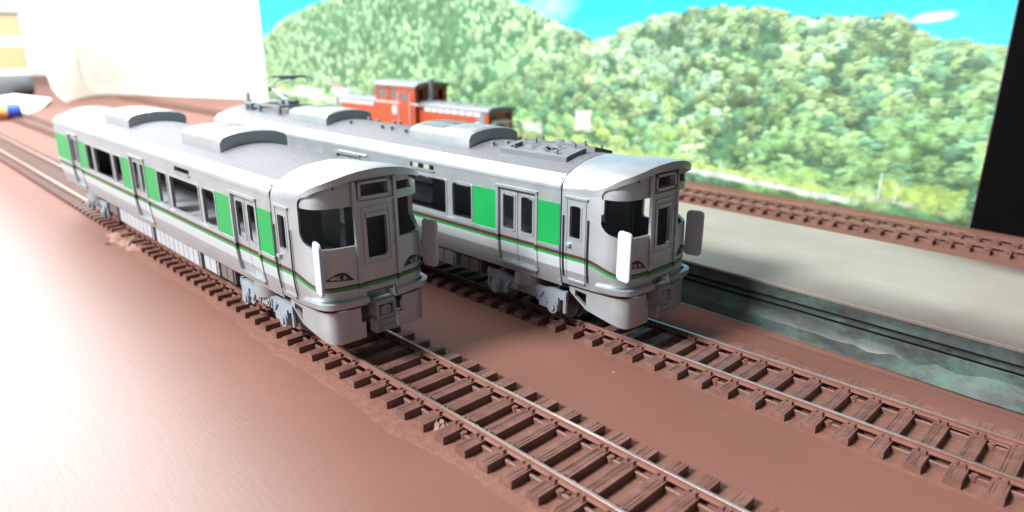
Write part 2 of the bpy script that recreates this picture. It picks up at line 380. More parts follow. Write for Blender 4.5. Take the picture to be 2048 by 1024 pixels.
        for q_ in range(m_):
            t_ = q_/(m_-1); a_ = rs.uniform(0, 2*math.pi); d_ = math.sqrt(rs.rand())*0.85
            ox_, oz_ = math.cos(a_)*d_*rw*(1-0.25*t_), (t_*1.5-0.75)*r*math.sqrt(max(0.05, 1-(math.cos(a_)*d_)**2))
            lit = 0.40+0.66*t_ + rs.normal(0, 0.09); lit = lit*(1-0.6*glare_wash)+0.85*0.6*glare_wash
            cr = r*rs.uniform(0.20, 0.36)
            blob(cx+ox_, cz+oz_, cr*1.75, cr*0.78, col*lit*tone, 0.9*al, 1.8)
    # sunny yellow bushes along the valley floor
    for k in range(360):
        cx = rs.uniform(x0, x1); cz = rs.uniform(0, 34 if cx < -60 else 12); r = rs.uniform(2, 6.5)
        u = (XX-cx)/(r*1.5); 
        i0, i1 = max(int((cx-r*2-x0)/dx), 0), min(int((cx+r*2-x0)/dx)+2, nx); j0, j1 = max(int((cz-r*1.3-z0)/dz), 0), min(int((cz+r*1.3-z0)/dz)+2, nz)
        u = (XX[j0:j1, i0:i1]-cx)/(r*1.5); v = (ZZ[j0:j1, i0:i1]-cz)/(r*0.8); nn = n3[j0:j1, i0:i1]
        a = np.clip((1-u*u-v*v-(nn-0.5)*2.0)*1.6, 0, 1)*(0.75 if cx < -60 else 0.55)
        col = np.array([[0.58, 0.74, 0.22], [0.44, 0.68, 0.28], [0.60, 0.72, 0.34], [0.32, 0.60, 0.34]][rs.randint(4)])
        img[j0:j1, i0:i1] = img[j0:j1, i0:i1]*(1-a[..., None]) + (col*np.clip(0.8+0.3*v+(nn-0.5)*0.7, 0.35, 1.3)[..., None])*a[..., None]
    def patch(cx, cz, wx, wz, col, k=1.0, wob=0.5):
        d = np.maximum(np.abs((XX-cx)/wx), np.abs((ZZ-cz)/wz)) + (n3-0.5)*wob
        a = np.clip((1-d)*4, 0, 1)*k
        img[:] = img*(1-a[..., None]) + np.array(col)*a[..., None]
    patch(-158.6, 31, 9, 8, (0.80, 0.77, 0.72), 0.95, 0.25); patch(-158.6, 24.5, 10, 3, (0.70, 0.66, 0.55), 0.8)
    patch(-149, 84.5, 18, 2.6, (0.66, 0.62, 0.44), 0.75, 1.2); patch(-152, 62, 6, 4, (0.70, 0.60, 0.45), 0.6, 0.8)
    patch(-539, 34, 20, 3.5, (0.82, 0.80, 0.78), 0.95, 0.4); patch(-545, 40, 14, 3, (0.66, 0.30, 0.28), 0.8, 0.5)
    patch(-620, 30, 40, 6, (0.80, 0.78, 0.70), 0.7, 1.2); patch(-215, 20, 14, 5, (0.78, 0.74, 0.66), 0.7, 1.0)
    # pale road along the foot of the hill
    road = 4.5-0.035*(XX+63)+(n2-0.5)*2.5
    a = np.clip(2.2-np.abs(ZZ-road), 0, 1)*np.clip((58-XX)/12, 0, 1)*0.9
    img[:] = img*(1-a[..., None]) + np.array([0.74, 0.70, 0.64])*a[..., None]
    a = np.clip(1.6-np.abs(ZZ-road-3.6)+(n3-0.5)*2, 0, 1)*np.clip((60-XX)/12, 0, 1)*0.7
    img[:] = img*(1-a[..., None]) + np.array([0.62, 0.66, 0.16])*a[..., None]
    for cx, za, zb, wd, col in ((-35.5, 4, 14.5, 0.7, (0.50, 0.66, 0.70)), (64.6, 4, 19, 0.9, (0.66, 0.74, 0.70)), (73.4, 3, 13.5, 0.95, (0.70, 0.76, 0.68))):
        a = np.clip((wd-np.abs(XX-cx))*2.5, 0, 1)*((ZZ > za+ZR*0) & (ZZ < zb))*0.75
        img[:] = img*(1-a[..., None]) + np.array(col)*a[..., None]
    patch(85, 9, 24, 6, (0.50, 0.56, 0.14), 0.6, 1.4); patch(72, 3.5, 16, 1.6, (0.60, 0.55, 0.42), 0.7, 0.8)
    img *= (0.92+0.16*n3[..., None]); img *= (0.97+0.06*rs.rand(nz, nx)[..., None])
    lum = img.mean(-1, keepdims=True); img = np.where(ground[..., None], (np.clip(img, 0, 2)/0.45)**1.05*0.45*np.array([0.54, 0.64, 0.62])*(0.78+0.44*nf[..., None]), img*0.60)
    return xs, zs, np.clip(img, 0.005, 0.92)

BX0, BX1, BZ0, BZ1 = -745.0, 111.0, -3.6, 172.0
nx, nz = 1080, 186
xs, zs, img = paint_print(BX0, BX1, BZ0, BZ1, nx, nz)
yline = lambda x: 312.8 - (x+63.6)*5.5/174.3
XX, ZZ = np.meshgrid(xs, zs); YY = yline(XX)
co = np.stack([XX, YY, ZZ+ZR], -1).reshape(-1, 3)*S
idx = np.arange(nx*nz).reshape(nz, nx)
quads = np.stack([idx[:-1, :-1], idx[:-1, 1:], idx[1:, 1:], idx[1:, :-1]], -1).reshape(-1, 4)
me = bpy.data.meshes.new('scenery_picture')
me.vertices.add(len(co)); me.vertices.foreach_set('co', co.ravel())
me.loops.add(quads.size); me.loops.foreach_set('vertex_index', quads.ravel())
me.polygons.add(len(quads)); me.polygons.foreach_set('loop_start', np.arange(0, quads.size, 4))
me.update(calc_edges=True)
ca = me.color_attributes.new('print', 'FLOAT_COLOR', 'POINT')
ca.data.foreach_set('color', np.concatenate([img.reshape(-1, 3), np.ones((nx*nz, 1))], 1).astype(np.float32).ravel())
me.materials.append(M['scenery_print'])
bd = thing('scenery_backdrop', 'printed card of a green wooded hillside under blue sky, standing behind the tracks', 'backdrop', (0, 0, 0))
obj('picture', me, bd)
mb = MB(); mb.add([(BX0-6, yline(BX0-6)+0.4, 0.05), (BX1, yline(BX1)+0.4, 0.05), (BX1, yline(BX1)+1, 0.05), (BX0-6, yline(BX0-6)+1, 0.05),
                   (BX0-6, yline(BX0-6)+0.4, BZ1+ZR), (BX1, yline(BX1)+0.4, BZ1+ZR), (BX1, yline(BX1)+1, BZ1+ZR), (BX0-6, yline(BX0-6)+1, BZ1+ZR)],
                  [(3, 2, 1, 0), (4, 5, 6, 7), (0, 1, 5, 4), (1, 2, 6, 5), (2, 3, 7, 6), (3, 0, 4, 7)])
obj('card', mb.mesh('card', 'card_edge'), bd)

# black board beside the print, with a thin edge band and a foot
bb = thing('black_board', 'plain matt black board standing beside the edge of the hillside print', 'board', (111.4, 306.7, 0), -0.10)
mb = MB(); mb.box(0, 420, 0, 9, 2.0, 330, bev=0.6); obj('panel', mb.mesh('panel', 'black_board', 30), bb)
mb = MB(); mb.box(0, 420, -0.6, 10, 0.02, 2.0); obj('foot_strip', mb.mesh('foot_strip', 'black_board'), bb)

# ------------------------------------------------------------------ tracks
PIT = 7.636; SW = 3.4; YS = 15.9; ZS = -1.57; ZG = -ZR
def sleeper_mesh(seed):
    r = random.Random(seed); nxs, nys = 13, 9
    fan = r.uniform(-0.05, 0.05); grooves = [r.uniform(0, 0.26) if r.random() < 0.6 else 0 for _ in range(nxs+1)]; grooves[0] = grooves[-1] = 0.04
    vs = []; fs = []
    for j in range(nys+1):
        y = -YS + 2*YS*j/nys
        for i in range(nxs+1):
            f = i/nxs; conv = 1 - 0.16*abs(math.sin(3.1*j/nys+seed))
            x = -SW/2 + SW*f
            if 0 < i < nxs: x = x*conv + fan*(j-nys/2)*0.3
            d = grooves[i]*(0.45+0.55*abs(math.sin(j*1.9+i*2.3+seed)))
            vs.append((x, y + (0.10*(r.random()-0.5) if j in (0, nys) else 0), ZS-d))
    W_ = nxs+1
    for j in range(nys):
        for i in range(nxs): fs.append((j*W_+i, j*W_+i+1, (j+1)*W_+i+1, (j+1)*W_+i))
    b = len(vs); vs += [(-SW/2-0.12, -YS-0.05, ZG+0.01), (SW/2+0.12, -YS-0.05, ZG+0.01), (SW/2+0.12, YS+0.05, ZG+0.01), (-SW/2-0.12, YS+0.05, ZG+0.01)]
    fs.append((b, *[i for i in range(W_)], b+1)); fs.append((b+2, *[nys*W_+i for i in range(nxs, -1, -1)], b+3))
    fs.append((b+1, *[j*W_+nxs for j in range(nys+1)], b+2)); fs.append((b+3, *[j*W_ for j in range(nys, -1, -1)], b)); fs.append((b, b+1, b+2, b+3))
    return make_mesh('sleeper', vs, fs, ['track_brown'])
SLEEP = [sleeper_mesh(k) for k in range(7)]
mb = MB(); mb.box(-1.25, 1.25, -2.1, 2.1, ZS-0.05, ZS+0.22)
for sgn in (-1, 1):
    y0, y1 = sorted((sgn*0.9, sgn*1.75))
    mb.box(-1.05, -0.45, y0, y1, ZS+0.2, ZS+0.95); mb.box(0.45, 1.05, y0, y1, ZS+0.2, ZS+0.95); mb.box(-0.45, 0.45, y0, (y0+y1)/2, ZS+0.2, ZS+0.62)
CHAIR = mb.mesh('rail_chair', 'track_brown')
def rail_profile():
    return [(-1.05, ZS+0.16), (1.05, ZS+0.16), (1.05, ZS+0.36), (0.28, ZS+0.56), (0.26, -0.62), (0.47, -0.5), (0.47, -0.1), (0.37, 0.0), (-0.37, 0.0), (-0.47, -0.1), (-0.47, -0.5), (-0.26, -0.62), (-0.28, ZS+0.56), (-1.05, ZS+0.36)]
def track(label, origin, rotz, xa, xb, near):
    """near = (x0, x1): the stretch whose sleepers are pieces of their own"""
    t_ = thing('model_track', label, 'track', (origin[0], origin[1], ZR), rotz, 'brown model railway tracks')
    for sy in (-1, 1):
        mb = MB(); pr = rail_profile(); n = len(pr); segs = 24
        for k in range(segs):
            x0 = xa+(xb-xa)*k/segs; x1 = xa+(xb-xa)*(k+1)/segs
            b = [(x0, p[0]+sy*8.6, p[1]) for p in pr]; e_ = [(x1, p[0]+sy*8.6, p[1]) for p in pr]
            for i in range(n):
                mi = 1 if i == 7 else 0
                mb.add([b[i], b[(i+1) % n], e_[(i+1) % n], e_[i]], [(0, 1, 2, 3)], mi)
        me = mb.mesh('rail', ['rail_brown', 'rail_steel'])
        obj('rail', me, t_)
        mb = MB()
        for off in (-1.85, 1.85): mb.box(xa, xb, sy*8.6+off-0.42, sy*8.6+off+0.42, ZG+0.01, -2.25, bev=0.12)
        k0 = math.ceil(near[0]/PIT); k1 = math.floor(near[1]/PIT)
        for k in range(k0, k1):
            if (k+2) % 4 == 0:
                x = (k+0.5)*PIT-SW/2
                for off in (-1.9, 1.9):
                    mb.cyl((x-0.8, sy*8.6+off*1.0, ZG+0.02), (x-0.8, sy*8.6+off*1.0, -1.75), 0.62, 10, r2=0.72)
        obj('tie_strip', mb.mesh('tie_strip', 'track_brown'), t_)
    far = MB()
    for k in range(math.ceil(xa/PIT), math.floor(xb/PIT)+1):
        x = k*PIT-SW/2
        if near[0] <= x <= near[1]:
            s = obj('sleeper', SLEEP[rnd.randrange(7)], t_, (x, rnd.uniform(-0.15, 0.15), 0))
            if rnd.random() < 0.5: s.rotation_euler.z = math.pi
            for sy in (-1, 1): obj('rail_chair', CHAIR, s, (0, sy*8.6*(1 if s.rotation_euler.z == 0 else -1), 0))
        else:
            far.box(x-SW/2, x+SW/2, -YS, YS, ZG+0.01, ZS)
            for sy in (-1, 1): far.box(x-1.2, x+1.2, sy*8.6-1.7, sy*8.6+1.7, ZS-0.05, ZS+0.75)
    if far.v: obj('sleeper_row', far.mesh('sleeper_row', 'track_brown'), t_, kind='stuff')
    return t_
TB = (58.667, 67.308); RB = 0.0040
track('brown model track running beside the open table, under the train with the plain roof', (0, 0), 0.0, -1150, 330, (-150, 195))
track('brown model track running along the platform wall, under the train with the pantograph', TB, RB, -1150, 280, (-75, 150))
track('brown model track at the foot of the hillside print, carrying the red locomotive', (0, 271.0), 0.004, -1150, 420, (-60, 190))

# ------------------------------------------------------------------ raised ground that buries the far sleeper ends of the platform track
vs = []; fs = []; nn_ = 90; rr_ = random.Random(5)
for k in range(nn_+1):
    x = -260 + 520*k/nn_; j = rr_.uniform(-0.25, 0.25)
    for y, z in ((10.55+0.3*j, -2.05), (11.0+j, -1.66), (14, -1.63), (20, -1.66), (26+2*j, -1.85), (30.0+j, -2.9), (31.5, ZG+0.03)): vs.append((x, y-max(0.0, (x-40)*0.046), z))
for k in range(nn_):
    for i in range(6): fs.append((k*7+i, k*7+i+1, (k+1)*7+i+1, (k+1)*7+i))
obj('raised_ground', make_mesh('raised_ground', vs, fs, ['table_brown'], None, 180), None, (TB[0], TB[1], ZR), RB, kind='structure')

# ------------------------------------------------------------------ platform
pf = thing('station_platform', 'long low platform with pale sprayed top and dark mossy stone side beside the track', 'platform', (125.4, 101.9, 0), -0.042)
PX0, PX1, PW, PH = -330, 330, 78.5, 16.6
mb = MB(); mb.box(PX0, PX1, 0.0, PW, PH-0.9, PH, bev=0.12); obj('deck', mb.mesh('deck', 'platform_deck'), pf)
mb = MB(); mb.box(PX0, PX1, 0.25, PW-0.3, PH-4.4, PH-0.92); obj('coping', mb.mesh('coping', 'stone_print'), pf)
mb = MB(); mb.box(PX0, PX1, 1.5, PW-1.5, PH-5.7, PH-4.42); obj('groove', mb.mesh('groove', 'groove_stone'), pf)
mb = MB(); mb.box(PX0, PX1, 0.7, PW-0.7, PH-6.7, PH-5.72); obj('string_course', mb.mesh('string_course', 'stone_print'), pf)
mb = MB(); mb.box(PX0, PX1, 1.8, PW-1.8, PH-7.7, PH-6.72); obj('groove', mb.mesh('groove', 'groove_stone'), pf)
mb = MB(); nseg = 60; top = []; bot = []; lip = []
for k in range(nseg+1):
    x = PX0+(PX1-PX0)*k/nseg
    curl = 0.0
    for cx, a_, wd in ((34, 1.2, 22), (95, 0.8, 25)): curl += a_*math.exp(-((x-cx)/wd)**2)
    top.append((x, 1.0, PH-7.72)); bot.append((x, 0.5-curl*0.9, 0.55+curl*0.15)); lip.append((x, -0.15-curl*1.5, 0.12+0.22*curl))
vs = []; fs = []
for a_, b_, l_ in zip(top, bot, lip): vs += [a_, b_, l_, (l_[0], l_[1]+0.25, max(0.02, l_[2]-0.1)), (a_[0], a_[1]+0.5, a_[2])]
fm = []
for k in range(nseg):
    for i in range(4): fs.append((k*5+i, k*5+i+1, (k+1)*5+i+1, (k+1)*5+i)); fm.append(1 if i == 2 else 0)
obj('side_wall', make_mesh('side_wall', vs, fs, ['stone_print', 'card_edge'], fm, 60), pf)
mb = MB(); mb.box(PX0, PX1, 2.2, PW-0.8, 0.02, PH-7.72); obj('core', mb.mesh('core', 'stone_print'), pf)

# ------------------------------------------------------------------ train
WT = [(14.3, 17.7), (16, 18.1), (18, 18.55), (20.5, 18.95), (23, 19.2), (26, 19.3), (44.9, 19.3)]
def Wz(z): return float(np.interp(z, [a for a, b in WT], [b for a, b in WT]))
XT = -255.0
DOORS = [-19.0, -118.5, -218.0]
WIN = []
for d in (0, -99.5): WIN += [(-50.9+d, -40.4+d), (-81.2+d, -54.1+d), (-95.1+d, -84.7+d)]
ZW0, ZW1 = 27.9, 40.5

def body_mesh():
    prof = [(-b, a) for a, b in WT] ; prof += [(b, a) for a, b in reversed(WT)]
    o = MB(); o.prism(prof, 'x', XT, -0.3)
    ip = [(-(b-1.0), max(a, 15.6)) for a, b in WT if a > 15] + [(-18.3, 60)]; ip += [(-p[0], p[1]) for p in reversed(ip)]
    i = MB(); i.prism(ip, 'x', XT+1.2, 4)
    c = MB()
    for a, b in WIN: c.prism(rrect(a, b, ZW0, ZW1, 0.9), 'y', -30, 30)
    for d in DOORS: c.prism(rrect(d-8.6, d+8.6, 16.9, 42.2, 0.6), 'y', -30, 30)
    c.prism(rrect(-75.2, -61.0, 42.7, 44.6, 0.4), 'y', -30, 0)
    me = boolean(big(o, 'body'), [big(i, 'i'), big(c, 'c')]); shrink(me)
    me.materials.clear()
    for k in ('silver_striped', 'inner_plastic'): me.materials.append(M[k])
    for p in me.polygons:
        x, y, z = (v/S for v in p.center); n = p.normal
        inner = abs(y) < Wz(z)-0.7 and z > 14.6 and (n.y*y < 0 or abs(n.z) > 0.7 or abs(n.x) > .7) and x > XT+0.5
        p.material_index = 1 if inner else 0
    return me
def side_sheet(mb, x0, x1, z0, z1, off, th, hole=None, mi=0):
    """panel that follows the body side (near side, y<0)"""
    zs_ = [z0] + [z for z in (18, 20.5, 23, 26) if z0 < z < z1] + [z1]
    xs_ = [x0, x1]
    if hole: xs_ = [x0, hole[0], hole[1], x1]; zs_ = sorted(set(zs_+[hole[2], hole[3]]))
    for a, b in zip(xs_[:-1], xs_[1:]):
        for c, d in zip(zs_[:-1], zs_[1:]):
            if hole and a >= hole[0]-1e-6 and b <= hole[1]+1e-6 and c >= hole[2]-1e-6 and d <= hole[3]+1e-6: continue
            yc, yd = -Wz(c)-off, -Wz(d)-off
            vs = [(a, yc, c), (b, yc, c), (b, yd, d), (a, yd, d), (a, yc+th, c), (b, yc+th, c), (b, yd+th, d), (a, yd+th, d)]
            mb.add(vs, [(0, 1, 2, 3), (7, 6, 5, 4), (0, 4, 5, 1), (1, 5, 6, 2), (2, 6, 7, 3), (3, 7, 4, 0)], mi)
def shell_profile(): # shoulder between side and roof deck
    return [(-19.42, 45.0), (-19.42, 46.0), (-19.25, 46.5), (-18.9, 46.95), (-17.35, 48.75), (-16.95, 49.1), (-16.2, 49.4), (-16.2, 48.4), (-17.2, 47.8), (-18.2, 46.4), (-18.3, 45.0)]
def roof_z(y):
    y = abs(y); return float(np.interp(y, [0, 3, 6, 9, 12, 14.5, 17.2], [53.5, 53.38, 53.0, 52.3, 51.25, 50.2, 48.95]))

# cab
PLAN0 = [(0.25, 19.3), (9, 19.3), (13.5, 19.1), (17.6, 18.5), (20.6, 17.2), (22.3, 15.0), (23.2, 12.3), (23.8, 8.5), (24.15, 4), (24.2, 0)]
def chaikin(p, n=2):
    for _ in range(n):
        q_ = [p[0]]
        for a, b in zip(p[:-1], p[1:]): q_ += [(0.75*a[0]+0.25*b[0], 0.75*a[1]+0.25*b[1]), (0.25*a[0]+0.75*b[0], 0.25*a[1]+0.75*b[1])]
        q_.append(p[-1]); p = q_
    return p
def finish(p0, n): 
    p = chaikin(p0 + [(p0[-2][0], -p0[-2][1])], n); return [q_ for q_ in p if q_[1] > 0.01] + [(p0[-1][0]-0.02, 0.0)]
PL_BOX = finish([(0.25, 19.3), (9, 19.3), (15, 19.0), (20.0, 18.5), (22.9, 17.0), (24.0, 14.6), (24.25, 10), (24.4, 4), (24.4, 0)], 2)
PL = chaikin(PLAN0 + [(24.15, -4)], 2); PL = [p for p in PL if p[1] > 0.01] + [(24.17, 0.0)]
WC = WT[:-1] + [(44.5, 19.3), (46, 19.0), (47.5, 18.3), (48.6, 17.1), (49.4, 15.6), (50.0, 13.5)]
def Wc(z): return float(np.interp(z, [a for a, b in WC], [b for a, b in WC]))
def lean(z): return 1 - 0.0012*max(0, z-20)
def plan_at(z, off=0.0):
    """right half (y>0 mirrored by caller) of the cab outline at height z: list of (x, y)"""
    k = Wc(z)/19.3; L_ = lean(z); out = []
    for i, (x, y) in enumerate(PL):
        a = PL[max(i-1, 0)]; b = PL[min(i+1, len(PL)-1)]
        tx, ty = b[0]-a[0], b[1]-a[1]; l = math.hypot(tx, ty); nx_, ny_ = -ty/l, tx/l
        if i == len(PL)-1: nx_, ny_ = 1, 0
        out.append((x*L_+nx_*off, y*k+ny_*off))
    return out
def boxy(fn):
    def g(mb):
        global PL
        keep = PL; PL = PL_BOX
        try: fn(mb)
        finally: PL = keep
    return g
def plan_pt(u, z, off, side):
    """u = arc position, 0 at the seam, 1 at the centre of the front"""
    p = plan_at(z, off); f = u*(len(p)-1); i = min(int(f), len(p)-2); f -= i
    return (p[i][0]*(1-f)+p[i+1][0]*f, side*(p[i][1]*(1-f)+p[i+1][1]*f), z)
def u_of(y=None, x=None):
    p = PL; best = None
    for i in range(len(p)-1):
        for k in range(20):
            f = k/20; xx = p[i][0]*(1-f)+p[i+1][0]*f; yy = p[i][1]*(1-f)+p[i+1][1]*f
            e_ = abs(yy-y) if y is not None else abs(xx-x)
            if best is None or e_ < best[0]: best = (e_, (i+f)/(len(p)-1))
    return best[1]
def plan_sheet(mb, u0, u1, zlo, zhi, off, th, side, mi=0, nu=16, nz_=4, skip=None):
    """skin that follows the cab outline; zlo / zhi numbers or functions of (u, x)"""
    G_ = []
    for i in range(nu+1):
        u = u0+(u1-u0)*i/nu; x = plan_pt(u, 20, 0, 1)[0]
        a = zlo(u, x) if callable(zlo) else zlo; b = zhi(u, x) if callable(zhi) else zhi
        G_.append([(plan_pt(u, a+(b-a)*j/nz_, off, side), plan_pt(u, a+(b-a)*j/nz_, off-th, side), x) for j in range(nz_+1)])
    vs = []; fs = []; key = {}
    def V(i, j, k):
        if (i, j, k) not in key: key[(i, j, k)] = len(vs); vs.append(G_[i][j][k])
        return key[(i, j, k)]
    on = lambda i, j: 0 <= i < nu and 0 <= j < nz_ and not (skip and skip((G_[i][0][2]+G_[i+1][0][2])/2, (j+0.5)/nz_))
    for i in range(nu):
        for j in range(nz_):
            if not on(i, j): continue
            fs.append((V(i, j, 0), V(i+1, j, 0), V(i+1, j+1, 0), V(i, j+1, 0))); fs.append((V(i, j, 1), V(i, j+1, 1), V(i+1, j+1, 1), V(i+1, j, 1)))
            if not on(i-1, j): fs.append((V(i, j, 0), V(i, j+1, 0), V(i, j+1, 1), V(i, j, 1)))
            if not on(i+1, j): fs.append((V(i+1, j, 0), V(i+1, j, 1), V(i+1, j+1, 1), V(i+1, j+1, 0)))
            if not on(i, j-1): fs.append((V(i, j, 0), V(i, j, 1), V(i+1, j, 1), V(i+1, j, 0)))
            if not on(i, j+1): fs.append((V(i, j+1, 0), V(i+1, j+1, 0), V(i+1, j+1, 1), V(i, j+1, 1)))
    mb.add(vs, fs, mi)

def cab_mesh():
    def ringz(z, off=0.0, x_start=None):
        r = plan_at(z, off); r = [(p[0] if (i or x_start is None) else x_start, p[1], z) for i, p in enumerate(r)]
        return r + [(p[0], -p[1], p[2]) for p in reversed(r[:-1])]
    zs_ = [15.6, 16.5, 18, 20.5, 23, 26, 30, 35, 40, 44.5, 46, 47.5, 48.6, 49.4, 50.0]
    low = MB(); low.loft([ringz(z) for z in zs_])
    # roof cap with the visor lip
    ys = [-19.3, -19.15, -18.9, -18.5, -18, -17.4, -16.5, -15.2, -13.5, -11.5, -9, -6, -3, 0]; ys = ys + [-y for y in reversed(ys[:-1])]
    zb = lambda y: float(np.interp(abs(y), [0, 5, 9, 13, 16, 17.2, 18.3, 19.0, 19.3], [53.6, 53.3, 52.5, 51.2, 49.7, 49.0, 47.9, 46.5, 45.2]))
    zf = lambda y: float(np.interp(abs(y), [0, 5, 9, 13, 16, 17.2, 18.2, 18.9, 19.3], [54.4, 54.15, 53.5, 52.4, 51.3, 50.6, 49.5, 47.8, 46.0]))
    xl = lambda y: float(np.interp(abs(y), [0, 5, 9, 12.5, 15, 16.8, 18.0, 18.8, 19.2, 19.3], [25.2, 25.1, 24.6, 23.7, 22.6, 21.0, 18.8, 16.2, 13.5, 11.8]))
    nt = 14; tops = []; bots = []
    for k in range(nt+1):
        t_ = k/nt; rt_ = []; rb_ = []
        for y in ys:
            x = 0.25+(xl(y)-0.25)*t_; e_ = min(1, t_*1.25); e_ = e_*e_*(3-2*e_)
            z = zb(y)*(1-e_)+zf(y)*e_
            if k == nt: z -= 0.18
            th = 2.55-0.7*min(1, abs(y)/17)
            rt_.append((x, y, z)); rb_.append((x, y*0.985 if abs(y) > 17 else y, z-th+(0.18 if k == nt else 0)))
        tops.append(rt_); bots.append(rb_)
    cap = MB(); n = len(ys); vs = [p for r in tops for p in r] + [p for r in bots for p in r]; B = (nt+1)*n; fs = []
    for k in range(nt):
        for i in range(n-1):
            fs.append((k*n+i, (k+1)*n+i, (k+1)*n+i+1, k*n+i+1)); fs.append((B+k*n+i, B+k*n+i+1, B+(k+1)*n+i+1, B+(k+1)*n+i))
    for k in range(nt):
        fs.append((k*n, B+k*n, B+(k+1)*n, (k+1)*n)); fs.append((k*n+n-1, (k+1)*n+n-1, B+(k+1)*n+n-1, B+k*n+n-1))
    for i in range(n-1):
        fs.append((i, i+1, B+i+1, B+i)); fs.append((nt*n+i, B+nt*n+i, B+nt*n+i+1, nt*n+i+1))
    cap.add(vs, fs)
    brow = MB(); brow.prism([(-12, 48), (12, 48), (12, 50.9), (9, 52.2), (0, 53.1), (-9, 52.2), (-12, 50.9)], 'x', 8, 22.5)
    inner = MB()
    def ringi(z): 
        r = plan_at(min(z, 48.4), -1.1); r = [(-4 if i == 0 else p[0], p[1], z) for i, p in enumerate(r)]
        return r + [(p[0], -p[1], p[2]) for p in reversed(r[:-1])]
    inner.loft([ringi(z) for z in (17.2, 20.5, 23, 26, 35, 44.5, 46, 47.3)])
    me = boolean(big(low, 'low'), [big(cap, 'cap'), big(brow, 'brow')], 'UNION')
    # openings
    q2 = math.sqrt(0.5); cuts = []
    for sd in (-1, 1):
        poly = [(-2.9, 37.2), (-2.55, 36.2), (-1.7, 35.0), (-0.4, 34.1), (1.5, 33.5), (4, 33.2), (11.3, 33.2), (11.6, 33.5), (11.6, 49.5), (11.3, 49.75), (5, 48.75), (-0.5, 47.5), (-1.9, 47.0), (-2.6, 46.2), (-2.9, 45.2)]
        c = MB(); ra = []; rb = []
        for p_, z in poly:
            for lst, d in ((ra, 16.5), (rb, 34)):
                lst.append(((p_+d)*q2, sd*(d-p_)*q2, z))
        c.loft([ra, rb]); cuts.append(big(c, 'cut'))
    c = MB(); c.prism(rrect(-3.3, 3.3, 28.7, 41.6, 1.0), 'x', 18, 30); cuts.append(big(c, 'cut'))
    c = MB(); c.prism(rrect(-4.9, 4.1, 46.6, 50.1, 0.3), 'x', 18, 24.4); cuts.append(big(c, 'cut'))
    c = MB(); c.prism(rrect(3.3, 7.8, 30.8, 41.0, 0.8), 'y', -30, 30); cuts.append(big(c, 'cut'))
    c = MB(); c.box(20, 40, -4.9, 4.9, 10, 19.4); cuts.append(big(c, 'cut'))
    me = boolean(me, [big(inner, 'inn')] + cuts); shrink(me)
    me.materials.clear()
    for k in ('silver_striped', 'inner_plastic'): me.materials.append(M[k])
    for p in me.polygons:
        x, y, z = (v/S for v in p.center); zz = min(max(z, 17), 48)
        r = plan_at(zz, -0.75); inside = False
        pts = [(-5, r[0][1])] + r + [(a, -b) for a, b in reversed(r[:-1])] + [(-5, -r[0][1])]
        j = len(pts)-1
        for i in range(len(pts)):
            if (pts[i][1] > y) != (pts[j][1] > y) and x < (pts[j][0]-pts[i][0])*(y-pts[i][1])/(pts[j][1]-pts[i][1]+1e-12)+pts[i][0]: inside = not inside
            j = i
        p.material_index = 1 if (inside and 16.5 < z < 50 and not (z > 47.6 and p.normal.z > 0.05)) else 0
    me.polygons.foreach_set('use_smooth', [True]*len(me.polygons)); me.set_sharp_from_angle(angle=math.radians(28))
    return me

CACHE = {}
def cached(key, fn):
    if key not in CACHE: CACHE[key] = fn()
    return CACHE[key]
def P(parent, name, key, fn, mirror=False, loc=None, **props): return obj(name, cached(key, fn), parent, loc, 0, mirror, **props)
def mk(fn, name, mats, smooth=None):
    mb = MB(); fn(mb); return mb.mesh(name, mats, smooth)

def f_window_frame(a, b):
    def f(mb): ring_y(mb, a, b, ZW0, ZW1, 0.38, 1.0, -19.52, -18.6, 0, 0.25)
    return lambda: mk(f, 'window_frame', 'silver_paint')
def f_door_frame(d):
    def f(mb):
        side_sheet(mb, d-9.35, d-8.35, 16.9, 42.9, 0.34, 1.0); side_sheet(mb, d+8.35, d+9.35, 16.9, 42.9, 0.34, 1.0)
        side_sheet(mb, d-9.35, d+9.35, 42.15, 42.95, 0.55, 1.2)
    return lambda: mk(f, 'door_frame', 'silver_striped')
def f_sill(d):
    def f(mb): side_sheet(mb, d-8.7, d+8.7, 16.3, 17.05, 0.75, 1.4)
    return lambda: mk(f, 'door_sill', 'silver_paint')
def f_leaf(d, s):
    x0, x1 = (d-8.6, d-0.12) if s < 0 else (d+0.12, d+8.6)
    c = d+s*4.15; h = (c-2.75, c+2.75, 28.2, 40.4)
    def f(mb):
        side_sheet(mb, x0, x1, 16.95, 42.2, -0.65, 0.5, h)
    return lambda: mk(f, 'door', 'silver_striped'), h
def f_leaf_ring(h):
    def f(mb): ring_y(mb, *h, 0.35, 0.9, -18.85, -18.1, 0, 0.28)
    return lambda: mk(f, 'window_frame', 'silver_paint')

